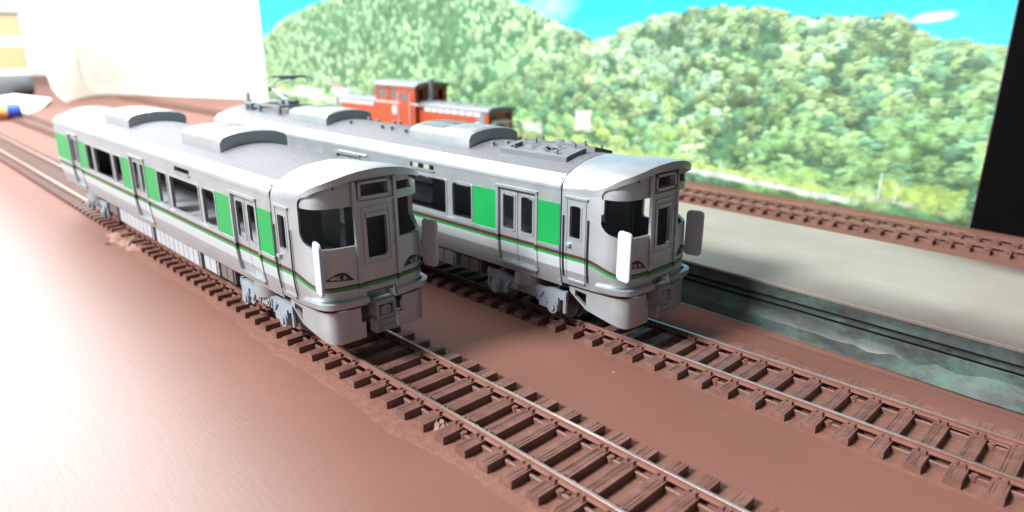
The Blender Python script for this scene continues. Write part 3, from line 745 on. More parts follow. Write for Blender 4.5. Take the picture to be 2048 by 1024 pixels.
def bogie(train, xc, n):
    def frame(mb):
        for sy in (-1, 1):
            y0, y1 = sorted((sy*14.2, sy*15.9))
            mb.prism([(-18.2, 8.6), (-12.5, 8.2), (-7.5, 6.6), (7.5, 6.6), (12.5, 8.2), (18.2, 8.6), (18.2, 10.9), (12, 11.4), (8, 10.6), (-8, 10.6), (-12, 11.4), (-18.2, 10.9)], 'y', y0, y1)
            for x in (-17.6, 17.6): mb.cyl((x, sy*15.2, 4.2), (x, sy*15.2, 11.5), 0.8, 8)
            for x in (-3.1, 3.1):
                mb.cyl((x, sy*15.6, 8.7), (x, sy*16.7, 8.7), 1.55, 14); mb.cyl((x, sy*16.6, 8.7), (x, sy*17.0, 8.7), 0.85, 12)
            mb.box(-5.2, 5.2, *sorted((sy*15.7, sy*16.25)), 7.0, 10.2)
            mb.cyl((6.2, sy*15.7, 6.2), (8.6, sy*15.9, 9.6), 0.7, 8); mb.cyl((-8.5, sy*15.9, 6.0), (-6.5, sy*15.8, 9.4), 0.7, 8)
            mb.box(7.0, 10.4, *sorted((sy*14.6, sy*16.2)), 4.4, 6.9); mb.box(-10.6, -7.4, *sorted((sy*14.6, sy*16.0)), 5.2, 7.2)
        mb.box(-4, 4, -14.3, 14.3, 7.0, 10.4)
    b = obj('bogie', cached('bogie', lambda: mk(frame, 'bogie', 'bogie_grey')), train, (xc, 0, 0))
    def axbox(mb):
        mb.cyl((0, -14.6, 5.6), (0, -16.9, 5.6), 2.35, 14); mb.cyl((0, -16.8, 5.6), (0, -17.3, 5.6), 1.5, 12)
        mb.box(-2.1, 2.1, -16.4, -14.5, 5.6, 9.2); mb.box(1.6, 4.8, -16.1, -14.8, 6.4, 7.4); mb.box(1.9, 4.9, -16.1, -14.8, 4.3, 5.3)
    def axbox2(mb):
        mb.cyl((0, -14.6, 5.6), (0, -16.9, 5.6), 2.2, 14); mb.cyl((0, -16.8, 5.6), (0, -17.4, 5.6), 1.2, 12)
        mb.box(-2.1, 2.1, -16.4, -14.5, 5.6, 9.2); mb.box(-4.8, -1.6, -16.1, -14.8, 6.4, 7.4); mb.box(-4.9, -1.9, -16.1, -14.8, 4.3, 5.3)
    def wheel(mb):
        mb.cyl((0, -7.4, 5.3), (0, -10.0, 5.3), 5.3, 26); mb.cyl((0, -6.9, 5.3), (0, -7.5, 5.3), 6.1, 26); mb.cyl((0, -10.0, 5.3), (0, -10.6, 5.3), 1.7, 14); mb.cyl((0, 0.05, 5.3), (0, -7.2, 5.3), 1.1, 8)
        mb.cyl((0, -10.0, 5.3), (0, -10.25, 5.3), 4.1, 22)
    for x in (-13.35, 13.35):
        for mir in (False, True):
            obj('axle_box', cached('axb%d' % (x > 0), lambda: mk(axbox if x < 0 else axbox2, 'axle_box', 'bogie_grey', 40)), b, (x, 0, 0), 0, mir)
            obj('wheel', cached('wheel', lambda: mk(wheel, 'wheel', 'wheel_steel', 40)), b, (x, 0, 0), 0, mir)
    def spring(mb): mb.cyl((0, -13.5, 10.2), (0, -13.5, 14.2), 5.0, 22)
    for mir in (False, True): obj('air_spring', cached('spring', lambda: mk(spring, 'air_spring', 'coupler_grey', 40)), b, None, 0, mir)

def train(name, label, loc, rotz, equipped):
    T = thing(name, label, 'model train', loc, rotz, 'silver and green model railcars')
    P(T, 'body_shell', 'body', body_mesh)
    for mir in (False, True):
        for a, b in WIN: P(T, 'window_frame', ('wf', a), f_window_frame(a, b), mir)
        for d in DOORS:
            P(T, 'door_frame', ('df', d), f_door_frame(d), mir); P(T, 'door_sill', ('ds', d), f_sill(d), mir)
            for s in (-1, 1):
                fn, h = f_leaf(d, s); lf = P(T, 'door', ('dl', d, s), fn, mir)
                P(lf, 'window_frame', ('dr', d, s), f_leaf_ring(h))
        gx = [(-9.5, -0.5), (-39.85, -28.5), (-109.0, -95.65), (-139.4, -128.0), (-208.5, -195.15), (XT, -227.5)]
        for k, (a, b) in enumerate(gx):
            def f(mb, a=a, b=b): mb.box(a, b, -19.43, -19.25, 27.35, 40.6)
            P(T, 'green_panel', ('gp', k), lambda: mk(f, 'green_panel', 'green_paint'), mir)
        for k, (a, b) in enumerate([(-9.6, -0.4), (-109.1, -28.4), (-208.6, -127.9), (XT, -227.4)]):
            def f(mb, a=a, b=b):
                for z in (26.55, 27.15): mb.prism([(-19.25, z-0.24), (-19.62, z-0.1), (-19.62, z+0.12), (-19.25, z+0.24)], 'x', a, b)
            P(T, 'belt_moulding', ('bm', k), lambda: mk(f, 'belt_moulding', 'silver_paint'), mir)
        def f(mb): mb.prism(shell_profile(), 'x', XT, -0.3)
        P(T, 'roof_shoulder', 'shoulder', lambda: mk(f, 'roof_shoulder', 'silver_paint', 35), mir)
    def f(mb): mb.box(-75.6, -60.6, -19.75, -19.2, 42.2, 42.75)
    P(T, 'sign_sill', 'ssill', lambda: mk(f, 'sign_sill', 'silver_paint'))
    def f(mb): mb.box(-124.5, -104.0, -19.85, -19.2, 43.0, 43.6, bev=0.15)
    if equipped: P(T, 'rain_strip', 'rain', lambda: mk(f, 'rain_strip', 'silver_paint'))
    def f(mb):
        ys = [-17.15+34.3*i/28 for i in range(29)]
        mb.prism([(y, roof_z(y)) for y in ys] + [(y, roof_z(y)-1.0) for y in reversed(ys)], 'x', XT, -0.3)
    P(T, 'roof_deck', 'deck', lambda: mk(f, 'roof_deck', 'roof_grit', 30))
    def f(mb): mb.box(-1.4, -0.6, -18.2, -3.5, 15.7, 48.3); mb.box(-1.4, -0.6, 4.5, 18.2, 15.7, 48.3)
    P(T, 'floor', 'flr', lambda: mk(lambda mb: mb.box(XT+1.5, -2, -16.9, 16.9, 15.75, 16.3), 'floor', 'box_grey'))
    P(T, 'cab_partition', 'part', lambda: mk(f, 'cab_partition', 'inner_plastic'))
    # air conditioners
    def ac(mb):
        ye = [-12.2, -12.25, -11.9, -10.8, -8.5, -5, 0]; zt = [50.6, 54.4, 55.3, 56.1, 56.9, 57.5, 57.8]
        half = list(zip(ye, zt)); prof = half + [(-y, z) for y, z in reversed(half[:-1])]
        low_ = [(y, roof_z(y)+0.05) for y in np.linspace(12.0, -12.0, 13)]
        rings = []
        for x, k in ((-17.3, 0.95), (-16.9, 0.99), (-16.3, 1.0), (16.3, 1.0), (16.9, 0.99), (17.3, 0.95)):
            rings.append([(x, y*(1 if k > .98 else 0.985), (z if z < 51 else 51+(z-51)*k)) for y, z in prof] + [(x, y, z) for y, z in low_])
        mb.loft(rings)
    def acz(y): return float(np.interp(abs(y), [0, 5, 8.5, 10.8, 11.9], [57.8, 57.5, 56.9, 56.1, 55.3]))
    def grille(mb, ya, yb):
        for k in range(15):
            x = -15.2+k*1.02
            mb.add([(x, ya, acz(ya)-0.1), (x+0.5, ya, acz(ya)-0.1), (x+0.5, yb, acz(yb)-0.1), (x, yb, acz(yb)-0.1), (x, ya, acz(ya)+0.22), (x+0.5, ya, acz(ya)+0.22), (x+0.5, yb, acz(yb)+0.22), (x, yb, acz(yb)+0.22)],
                   [(3, 2, 1, 0), (4, 5, 6, 7), (0, 1, 5, 4), (1, 2, 6, 5), (2, 3, 7, 6), (3, 0, 4, 7)])
    def lid(mb):
        ys = np.linspace(-10.3, 10.3, 15)
        for x0, x1 in ((1.6, 15.6),):
            mb.prism([(y, acz(y)+0.10) for y in ys] + [(y, acz(y)-0.3) for y in ys[::-1]], 'x', x0, x1)
    for xc in (-67.0, -164.0):
        a_ = P(T, 'air_conditioner', 'ac', lambda: mk(ac, 'air_conditioner', 'silver_paint', 32), False, (xc, 0, 0))
        for k, (ya, yb) in enumerate(((-9.4, -5.6), (-4.2, 0.2), (1.6, 6.0))): P(a_, 'vent_grille', ('gr', k), lambda: mk(lambda mb: grille(mb, ya, yb), 'vent_grille', 'silver_paint'))
        P(a_, 'lid', 'aclid', lambda: mk(lid, 'lid', 'silver_paint', 30))
    # underframe
    for k, (a, b, z0, mt) in enumerate([(-166, -121.5, 6.9, 'box_grey'), (-116.8, -70, 6.9, 'box_grey'), (-65.5, -53.5, 7.6, 'box_grey'), (-50.5, -39.5, 8.0, 'box_brown'), (-182, -169, 8.4, 'box_brown')]):
        def f(mb, a=a, b=b, z0=z0):
            mb.box(a, b, -16.2, 16.2, z0, 14.25, bev=0.0)
            n = max(2, int((b-a)/5.2))
            for i in range(n):
                x0 = a+0.5+(b-a-1)*i/n; x1 = a+0.5+(b-a-1)*(i+1)/n-0.5
                for sy in (-1, 1): mb.box(x0, x1, *sorted((sy*16.15, sy*16.6)), z0+0.5, 13.2)
        P(T, 'equipment_box', ('eq', k), lambda: mk(f, 'equipment_box', mt))
    def f(mb): mb.box(XT+1, 11, -15.5, 15.5, 13.2, 14.9)
    P(T, 'underframe', 'uf', lambda: mk(f, 'underframe', 'black_plastic'))
    bogie(T, -18.3, 0); bogie(T, -208.5, 1)
    # ---- cab
    P(T, 'cab_shell', 'cab', cab_mesh)
    uL = u_of(x=13.2); uR = u_of(y=6.8); u7 = u_of(y=7.3); u13 = u_of(y=13.6)
    def hdr(mb, side, hole):
        global WC
        keep = WC; WC = WT[:-1] + [(44.5, 19.3), (47.2, 19.3), (48.6, 18.9), (50.6, 17.4)]
        try: hdr_(mb, side, hole)
        finally: WC = keep
    def hdr_(mb, side, hole):
        if not hole: plan_sheet(mb, uL, uR, 44.2, 50.2, -0.55, 0.5, side, nu=18); return
        plan_sheet(mb, uL, uR, 44.2, 46.6, -0.55, 0.5, side, nu=18); plan_sheet(mb, uL, uR, 49.35, 50.3, -0.55, 0.5, side, nu=18)
        plan_sheet(mb, uL, u13, 46.55, 49.4, -0.55, 0.5, side, nu=10); plan_sheet(mb, u7, uR, 46.55, 49.4, -0.55, 0.5, side, nu=2)
        plan_sheet(mb, u13, u7, 46.3, 46.75, -0.15, 0.6, side, nu=8); plan_sheet(mb, u13, u7, 49.2, 49.5, -0.15, 0.6, side, nu=8)
    P(T, 'window_header', 'hdrL', lambda: mk(lambda mb: hdr(mb, -1, False), 'window_header', 'silver_paint', 30))
    P(T, 'window_header', 'hdrR', lambda: mk(lambda mb: hdr(mb, 1, True), 'window_header', 'silver_paint', 30))
    def fr(mb):
        def fp(y0, y1, z0, z1, off, th):
            n_ = 4; 
            for i in range(n_):
                ya = y0+(y1-y0)*i/n_; yb = y0+(y1-y0)*(i+1)/n_; q_ = []
                for z in (z0, z1):
                    for y in (ya, yb):
                        x = float(np.interp(abs(y), [p[1] for p in reversed(PL)], [p[0] for p in reversed(PL)]))*lean(z)
                        q_.append((x+off, y, z)); q_.append((x+off-th, y, z))
                mb.add(q_, [(0, 2, 6, 4), (1, 5, 7, 3), (0, 4, 5, 1), (2, 3, 7, 6), (4, 6, 7, 5), (0, 1, 3, 2)])
        for s in (-1, 1):
            fp(s*6.6-0.5, s*6.6+0.5, 20.2, 50.9, 0.55, 0.9)          # pillars
            fp(s*4.35-0.28, s*4.35+0.28, 27.4, 43.2, 0.26, 0.5)      # edges of the door window surround
            for z in (24.2, 31.5, 38.5): fp(s*6.2-0.3, s*6.2+0.3, z, z+1.1, 0.75, 0.4)
        fp(-6.3, 6.3, 44.7, 45.3, 0.62, 0.8); fp(-4.5, 4.5, 42.9, 43.4, 0.28, 0.5); fp(-4.5, 4.5, 27.2, 27.6, 0.26, 0.5)
        fp(-3.6, 3.6, 40.6, 41.8, 0.34, 0.6)
        fp(-6.2, 6.2, 20.1, 20.7, 0.3, 0.6)
    P(T, 'front_door_frame', 'fdf', lambda: mk(fr, 'front_door_frame', 'silver_striped'))
    def sb(mb):
        for y0, y1, z0, z1 in ((-5.6, -4.8, 46.2, 50.6), (4.0, 4.8, 46.2, 50.6), (-5.6, 4.8, 50.0, 50.7), (-5.6, 4.8, 46.0, 46.7)): mb.box(22.2, 24.0, y0, y1, z0, z1)
    P(T, 'sign_box', 'sb', lambda: mk(sb, 'sign_box', 'silver_paint'))
    for side in (-1, 1):
        def f(mb, side=side):
            plan_sheet(mb, u_of(x=13.4), u_of(y=5.0), lambda u, x: 16.55+0.6*max(0, 1-(x-13.4)/2.5), 18.15, 0.95, 1.6, side, nu=26, nz_=1)
        P(T, 'bumper', ('bp', side), lambda: mk(boxy(f), 'bumper', 'silver_paint', 40))
        def f(mb, side=side):
            ub = u_of(y=7.6); ua = u_of(x=2.6)
            zb_ = lambda u, x: float(np.interp(x, [2.6, 9.2, 16, 20.5, 22.4, 25], [13.2, 8.7, 7.2, 6.1, 5.75, 5.7]))
            zt_ = lambda u, x: float(np.interp(x, [0, 14, 20, 25], [14.6, 14.8, 15.1, 15.25]))
            plan_sheet(mb, ua, ub, zb_, zt_, -0.35, 1.0, side, nu=44, nz_=6, skip=lambda x, v: 5.2 < x < 8.9 and 0.2 < v < 0.85)
            plan_sheet(mb, ub, u_of(y=6.2), zb_, 10.6, -0.35, 1.0, side, nu=3, nz_=2)
        P(T, 'skirt', ('sk', side), lambda: mk(boxy(f), 'skirt', 'silver_paint', 40))
        def f(mb, side=side):
            for y in (11.2, 12.9):
                u = u_of(y=y); p = plan_pt(u, 25.0, 0.0, side); q_ = plan_pt(u, 25.0, 0.6, side); mb.cyl(p, q_, 0.52, 14)
        def g(mb, side=side):
            ysl = np.linspace(8.6, 15.9, 12); lo = [23.75+0.10*(y-8.6) for y in ysl]; hi = [l+2.35*math.sin(math.pi*min(1, max(0.02, (y-8.6)/7.4)**0.8)) for y, l in zip(ysl, lo)]
            pts = list(zip(ysl, lo))+list(zip(ysl[::-1], hi[::-1]))
            a_ = [plan_pt(u_of(y=y), z, 0.24, side) for y, z in pts]; b_ = [plan_pt(u_of(y=y), z, -0.3, side) for y, z in pts]
            mb.loft([a_, b_])
        h = P(T, 'headlight', ('hl', side), lambda: mk(g, 'headlight', 'black_plastic'))
        P(h, 'lamp_lens', ('ln', side), lambda: mk(f, 'lamp_lens', 'lens', 40))
        def f(mb, side=side):
            d = Vector((0.974, side*0.225, 0)); nrm = Vector((-0.225*side, 0.974, 0)); o_ = Vector((20.6, side*18.0, 0))
            prof = rrect(0, 5.6, 21.7, 36.4, 1.4, 4); rings = []
            for th, ins in ((-0.5, 0.25), (-0.3, 0.0), (0.3, 0.0), (0.5, 0.25)):
                r = rrect(0+ins, 5.6-ins, 21.7+ins, 36.4-ins, 1.4, 4)
                rings.append([tuple(o_+d*a+nrm*th+Vector((0, 0, z))) for a, z in r])
            mb.loft(rings)
        P(T, 'corner_hood', ('hood', side), lambda: mk(f, 'corner_hood', 'hood_white', 25))
        # cab side door
        mir = side > 0
        def f(mb):
            side_sheet(mb, 1.4, 10.2, 43.0, 43.7, 0.5, 0.9); side_sheet(mb, 2.3, 9.3, 16.9, 17.6, 0.45, 0.8)
            for x in (1.9, 9.1): side_sheet(mb, x, x+0.55, 17.2, 43.1, 0.16, 0.5)
            ring_y(mb, 3.3, 7.8, 30.8, 41.0, 0.3, 0.8, -19.42, -18.5, 0, 0.2); mb.box(2.4, 4.1, -20.2, -19.2, 28.3, 29.1)
        P(T, 'cab_door', 'cd', lambda: mk(f, 'cab_door', 'silver_striped'), mir)
        for k, x in enumerate((1.15, 10.55)):
            def f(mb, x=x): mb.tube([(x, -Wz(z)-0.32, z) for z in (18.2, 20.5, 23, 26, 37.5)], 0.22, 6)
            P(T, 'handrail', ('hr', k), lambda: mk(f, 'handrail', 'dark_gap'), mir)
    def f(mb):
        mb.box(14, 23.2, -2, 2, 11.4, 14.6); mb.box(15.5, 17.5, -12.5, 12.5, 8.6, 15.4, 0)
        mb.box(22.0, 26.2, -3.4, -2.3, 11.3, 15.4); mb.box(22.0, 26.2, 2.3, 3.4, 11.3, 15.4)
        mb.prism([(22.0, 15.2), (26.2, 15.2), (25.6, 16.2), (22.6, 16.6)], 'y', -3.4, 3.4); mb.box(22.0, 26.2, -3.4, 3.4, 10.9, 11.7); mb.box(22.0, 24.6, -2.4, 2.4, 11.5, 15.4)
    cp = P(T, 'coupler', 'cpl', lambda: mk(f, 'coupler', 'coupler_grey'))
    def f(mb): mb.prism([(-1.7, 11.8), (1.6, 11.8), (1.7, 14.2), (0.2, 14.9), (-1.5, 14.4)], 'x', 24.5, 25.9); mb.cyl((25.7, 0.6, 13.0), (26.4, 0.9, 13.1), 0.5, 8)
    P(cp, 'coupler_face', 'cpf', lambda: mk(f, 'coupler_face', 'bogie_grey'))
    def f(mb):
        mb.box(22.4, 25.9, -3.5, 3.4, 6.8, 10.85, bev=0.35)
        for z in (7.2, 9.0): mb.box(25.8, 26.15, -1.7, 3.0, z, z+1.3)
        for z in (7.9, 9.6): mb.cyl((25.7, -2.6, z), (26.3, -2.6, z), 0.4, 8)
    P(cp, 'connector_box', 'cnb', lambda: mk(f, 'connector_box', 'coupler_grey'))
    if not equipped: return T
    # ---- roof equipment of the motor car
    for k, (ya, yb) in enumerate(((-11.2, -1.6), (2.6, 12.2))):
        zz = lambda y: roof_z(y)
        def f(mb, ya=ya, yb=yb):
            x0, x1 = -34.5, -5.5
            def slab(a, b, c, d, h0, h1): mb.add([(a, c, zz(c)+h0), (b, c, zz(c)+h0), (b, d, zz(d)+h0), (a, d, zz(d)+h0), (a, c, zz(c)+h1), (b, c, zz(c)+h1), (b, d, zz(d)+h1), (a, d, zz(d)+h1)],
                   [(3, 2, 1, 0), (4, 5, 6, 7), (0, 1, 5, 4), (1, 2, 6, 5), (2, 3, 7, 6), (3, 0, 4, 7)])
            slab(x0, x1, ya, ya+1.6, 0.0, 1.5); slab(x0, x1, yb-1.6, yb, 0.0, 1.5); slab(x0, x0+2.2, ya+1.6, yb-1.6, 0, 1.4); slab(x1-6.5, x1, ya+1.6, yb-1.6, 0, 1.45)
            slab(-22, -19.5, ya+1.6, yb-1.6, 0, 1.4); slab(-14.5, -12.5, ya+1.6, yb-1.6, 0, 1.4)
        r_ = P(T, 'roof_rack', ('rk', k), lambda: mk(f, 'roof_rack', 'rack_grey'))
        def f(mb, ya=ya, yb=yb):
            for x, y in ((-29, ya+1.2), (-26, yb-1.4), (-10.5, ya+1.4), (-9, yb-1.4)): mb.cyl((x, y, zz(y)+1.3), (x, y, zz(y)+3.0), 0.42, 8)
        P(r_, 'post', ('rp', k), lambda: mk(f, 'post', 'rack_grey'))
        def f(mb, ya=ya, yb=yb):
            for x, y in ((-24, ya+3.2), (-18, ya+2.4), (-16, yb-2.8)):
                a_ = [(x-2.6+5.2*i/8, zz(y)+1.2+1.3*math.sin(math.pi*i/8)) for i in range(9)]; mb.prism(a_, 'y', y-0.9, y+0.9)
        P(r_, 'resistor', ('rr', k), lambda: mk(f, 'resistor', 'coupler_grey'))
    for k, (x, y) in enumerate([(-42.5, -7.4), (-38.0, -4.7), (-44.5, 10.5), (-38.8, 10.2), (-93.4, -7.5), (-104, -6.8), (-111, -6.7), (-139, 10.5), (-141, 7), (-135, -6.9), (-120, 9), (-125, 9.5)]):
        z = roof_z(y)
        P(T, 'roof_bolt', 'stub', lambda: mk(lambda mb: (mb.cyl((0, 0, -0.3), (0, 0, 1.1), 0.75, 10), mb.cyl((0, 0, 1.0), (0, 0, 1.35), 0.95, 10)), 'roof_bolt', 'coupler_grey'), False, (x, y, z))
    # pantograph
    def f(mb):
        z = 56.2
        for y in (-8.5, 8.5): mb.box(-222, -196, y-0.7, y+0.7, z-0.6, z+0.6)
        for x in (-221, -209, -197): mb.box(x-0.7, x+0.7, -8.5, 8.5, z-0.6, z+0.6)
        mb.box(-210, -199, -3, 3, z, z+2.6); mb.cyl((-204, -4.5, z+2.0), (-204, 4.5, z+2.0), 1.1, 10)
    pn = P(T, 'pantograph', 'pn', lambda: mk(f, 'pantograph', 'wire_dark'))
    for x in (-220, -198):
        for y in (-8.5, 8.5):
            z = roof_z(y)
            P(pn, 'insulator', ('ins', x, y), lambda: mk(lambda mb: [mb.cyl((x, y, z-0.2+k*0.85), (x, y, z+0.5+k*0.85), 1.25-0.3*(k % 2), 10) for k in range(5)], 'insulator', 'bogie_grey'))
    def f(mb):
        mb.cyl((-204, 0, 57.6), (-222, 0, 63.8), 1.0, 8, r2=0.8); mb.cyl((-207, 1.8, 56.6), (-223.5, 1.0, 62.8), 0.35, 6)
    P(pn, 'lower_arm', 'la', lambda: mk(f, 'lower_arm', 'box_grey'))
    def f(mb):
        for s in (-1, 1): mb.tube([(-222, 0.6*s, 63.8), (-212, 2.2*s, 67.2), (-203, 4.0*s, 69.6)], 0.38, 6)
        mb.cyl((-223, -1.8, 63.6), (-223, 1.8, 63.6), 1.3, 8); mb.cyl((-203, -4.5, 69.6), (-203, 4.5, 69.6), 0.45, 6)
    P(pn, 'upper_arm', 'ua', lambda: mk(f, 'upper_arm', 'wire_dark'))
    def f(mb):
        for x in (-205, -199.5):
            mb.tube([(x, -12.2, 67.6), (x, -11.0, 69.4), (x, -9.0, 70.4), (x, 9.0, 70.4), (x, 11.0, 69.4), (x, 12.2, 67.6)], 0.3, 6); mb.box(x-0.8, x+0.8, -7.5, 7.5, 70.4, 71.1)
        for y in (-4, 4): mb.cyl((-205, y, 70.2), (-199.5, y, 70.2), 0.4, 6)
    P(pn, 'collector_head', 'ch', lambda: mk(f, 'collector_head', 'wire_dark'))
    def f(mb):
        for k in range(6): mb.cyl((-243, -4, 53+k*1.4), (-243, -4, 54.1+k*1.4), 1.7-0.5*(k % 2), 10)
        mb.box(-247, -236, -7, -1, 52.4, 53.4)
    P(T, 'arrester', 'ar', lambda: mk(f, 'arrester', 'coupler_grey'))
    def f(mb):
        for x, y in ((-236, 4), (-231, 4), (-236, -8), (-231, -8)):
            for k in range(3): mb.cyl((x, y, 52+k*1.2), (x, y, 53+k*1.2), 1.4-0.4*(k % 2), 10)
        mb.box(-239, -228, -9.5, 6, 55.4, 56.3); mb.tube([(-233, 2, 56), (-226, 3, 57.5), (-220, 4, 56.6)], 0.4, 6)
    P(T, 'switch_gear', 'sg', lambda: mk(f, 'switch_gear', 'wire_dark'))
    return T

train('model_railcar', 'silver model railcar with green panels and a plain roof, no pantograph', (5.6, 0, ZR), 0.0, False)
ox = -3.4
train('model_railcar', 'silver model railcar with green panels, pantograph and roof racks, beside the platform', (TB[0]+ox*math.cos(RB), TB[1]+ox*math.sin(RB), ZR), RB, True)

# ------------------------------------------------------------------ red centre-cab diesel locomotive
L = thing('model_locomotive', 'orange red centre cab diesel model locomotive with grey roofs before the hillside print', 'locomotive', (0, 271.0, ZR), 0.004)
def hood(mb, x0, x1):
    mb.loft([[(x, -13.2, 15.5), (x, -13.2, 36.2), (x, 13.2, 36.2), (x, 13.2, 15.5)] for x in (x0, x1)])
def hood_top(mb, x0, x1):
    prof = [(-13.6, 35.9), (-13.6, 37.2), (-12.4, 38.8), (-9, 39.9), (0, 40.4), (9, 39.9), (12.4, 38.8), (13.6, 37.2), (13.6, 35.9)]
    mb.prism(prof, 'x', x0-0.4, x1+0.4)
for k, (x0, x1) in enumerate(((-427, -351), (-291, -204))):
    h = obj('hood', mk(lambda mb: hood(mb, x0, x1), 'hood', 'loco_red'), L)
    obj('hood_roof', mk(lambda mb: hood_top(mb, x0, x1), 'hood_roof', 'loco_roof', 30), h)
    def f(mb):
        n = 8
        for i in range(n):
            a = x0+8+(x1-x0-16)*i/n; mb.box(a, a+(x1-x0-16)/n-1.2, -13.75, -13.1, 32.6, 35.8)
    obj('louvre', mk(f, 'louvre', 'loco_white'), h)
    def f(mb): mb.box(x0+0.2 if k == 0 else x1-13, x0+13 if k == 0 else x1-4, -13.6, -13.1, 20, 35.5)
    obj('radiator_panel', mk(f, 'radiator_panel', 'loco_roof'), h)
    def f(mb):
        for i in range(1, 4): 
            a = x0+(x1-x0)*i/4; mb.box(a-0.3, a+0.3, -9, 9, 39.6, 40.7)
    obj('roof_rib', mk(f, 'roof_rib', 'loco_white'), h)
cb = obj('cab', mk(lambda mb: (mb.box(-350, -291, -17.8, -16.8, 14, 39.5), mb.box(-350, -291, 16.8, 17.8, 14, 52.5), mb.box(-350, -349, -16.8, 16.8, 14, 40), mb.box(-292, -291, -16.8, 16.8, 14, 41),
     mb.box(-350, -346, -17.8, -16.8, 39.5, 52.5), mb.box(-333, -327.5, -17.8, -16.8, 39.5, 52.5), mb.box(-317, -291, -17.8, -16.8, 39.5, 52.5), mb.box(-346, -317, -17.8, -16.8, 49.5, 52.5), mb.box(-346, -317, -17.8, -16.8, 39.5, 41.5),
     mb.box(-292, -291, -16.8, -14.5, 41, 53), mb.box(-292, -291, -8, -5.5, 41, 53), mb.box(-292, -291, 4.5, 7.5, 41, 53), mb.box(-292, -291, 13.5, 16.8, 41, 53), mb.box(-292, -291, -16.8, 16.8, 50, 54.5),
     mb.box(-350, -349, -16.8, -13, 40, 53), mb.box(-350, -349, -7, 7, 40, 53), mb.box(-350, -349, 13, 16.8, 40, 53), mb.box(-350, -349, -16.8, 16.8, 50, 54.5)), 'cab', 'loco_red'), L)
def f(mb):
    prof = [(-18.6, 51.6), (-18.4, 53.0), (-16.5, 54.6), (-10, 56.0), (0, 56.6), (10, 56.0), (16.5, 54.6), (18.4, 53.0), (18.6, 51.6), (16, 52.4), (0, 54.4), (-16, 52.4)]
    mb.prism(prof, 'x', -352.5, -288.5)
obj('cab_roof', mk(f, 'cab_roof', 'loco_roof', 30), cb)
def f(mb): mb.cyl((-290, -1.5, 40), (-290, -1.5, 58), 3.2, 14); mb.cyl((-290, 1, 57.5), (-290, 1, 59), 2.2, 12)
obj('exhaust_pipe', mk(f, 'exhaust_pipe', 'loco_roof', 40), cb)
for x0, x1 in ((-346, -333), (-327.5, -317)): 
    obj('window', mk(lambda mb: mb.box(x0, x1, -17.3, -17.05, 41.5, 49.5), 'window', 'loco_window'), cb)
def f(mb): mb.box(-349, -291, -18.1, -17.7, 37.2, 38.6); mb.box(-291.5, -285, -18.1, -17.7, 37.0, 38.4)
obj('white_stripe', mk(f, 'white_stripe', 'loco_white'), cb)
def f(mb): mb.box(-312, -299, -18.15, -17.75, 16, 48.5); mb.box(-310, -301, -18.3, -17.7, 40.5, 47.5, 1)
obj('door', mk(f, 'door', ['loco_red', 'loco_window']), cb)
def f(mb):
    for x in (-313.5, -297): mb.tube([(x, -18.1, 17), (x, -18.9, 18), (x, -18.9, 45), (x, -18.1, 46)], 0.45, 6)
obj('handrail', mk(f, 'handrail', 'loco_white'), cb)
def f(mb): mb.prism(rrect(-324, -318, 27.5, 35.5, 2.5), 'y', -18.2, -17.7)
obj('emblem_plate', mk(f, 'emblem_plate', 'loco_white'), cb)
def f(mb): mb.box(-432, -199, -17.5, 17.5, 11.5, 15.4); mb.box(-433.5, -431, -18, 18, 8, 16); mb.box(-200, -197.5, -18, 18, 8, 16)
obj('running_board', mk(f, 'running_board', 'loco_red'), L)
def f(mb): mb.box(-204.2, -203.6, -9.5, 9.5, 20, 30.5); mb.box(-203.8, -203.3, -3, 3, 21, 27, 1)
obj('number_plate', mk(f, 'number_plate', ['loco_white', 'loco_red']), L)
def f(mb):
    mb.tube([(-199, -16.5, 15), (-199, -16.5, 27), (-199, -9, 29), (-199, 9, 29), (-199, 16.5, 27), (-199, 16.5, 15)], 0.5, 6)
    mb.tube([(-215, -16.8, 15.3), (-215, -16.8, 27.8), (-209, -16.8, 27.8), (-209, -16.8, 15.3)], 0.6, 6)
obj('handrail', mk(f, 'handrail', 'loco_white'), L)
def f(mb): 
    for y in (-9, 9): mb.cyl((-204, y, 33), (-202.2, y, 33), 2.3, 14)
obj('headlamp', mk(f, 'headlamp', 'black_plastic'), L)
def f(mb): mb.box(-378, -252, -15, 15, 6, 11.6)
obj('fuel_tank', mk(f, 'fuel_tank', 'black_plastic'), L)
for xc in (-405, -226):
    b = obj('bogie', mk(lambda mb: (mb.box(-20, 20, -15.5, -13.5, 5, 10), mb.box(-20, 20, 13.5, 15.5, 5, 10), mb.box(-5, 5, -14, 14, 5, 11.6)), 'bogie', 'black_plastic'), L, (xc, 0, 0))
    for x in (-13, 13):
        obj('wheel', mk(lambda mb: [mb.cyl((x, s*7.4, 5.4), (x, s*10.2, 5.4), 5.4, 20) for s in (-1, 1)] + [mb.cyl((x, -7.5, 5.4), (x, 7.5, 5.4), 1.2, 8)], 'wheel', 'wheel_steel', 40), b)

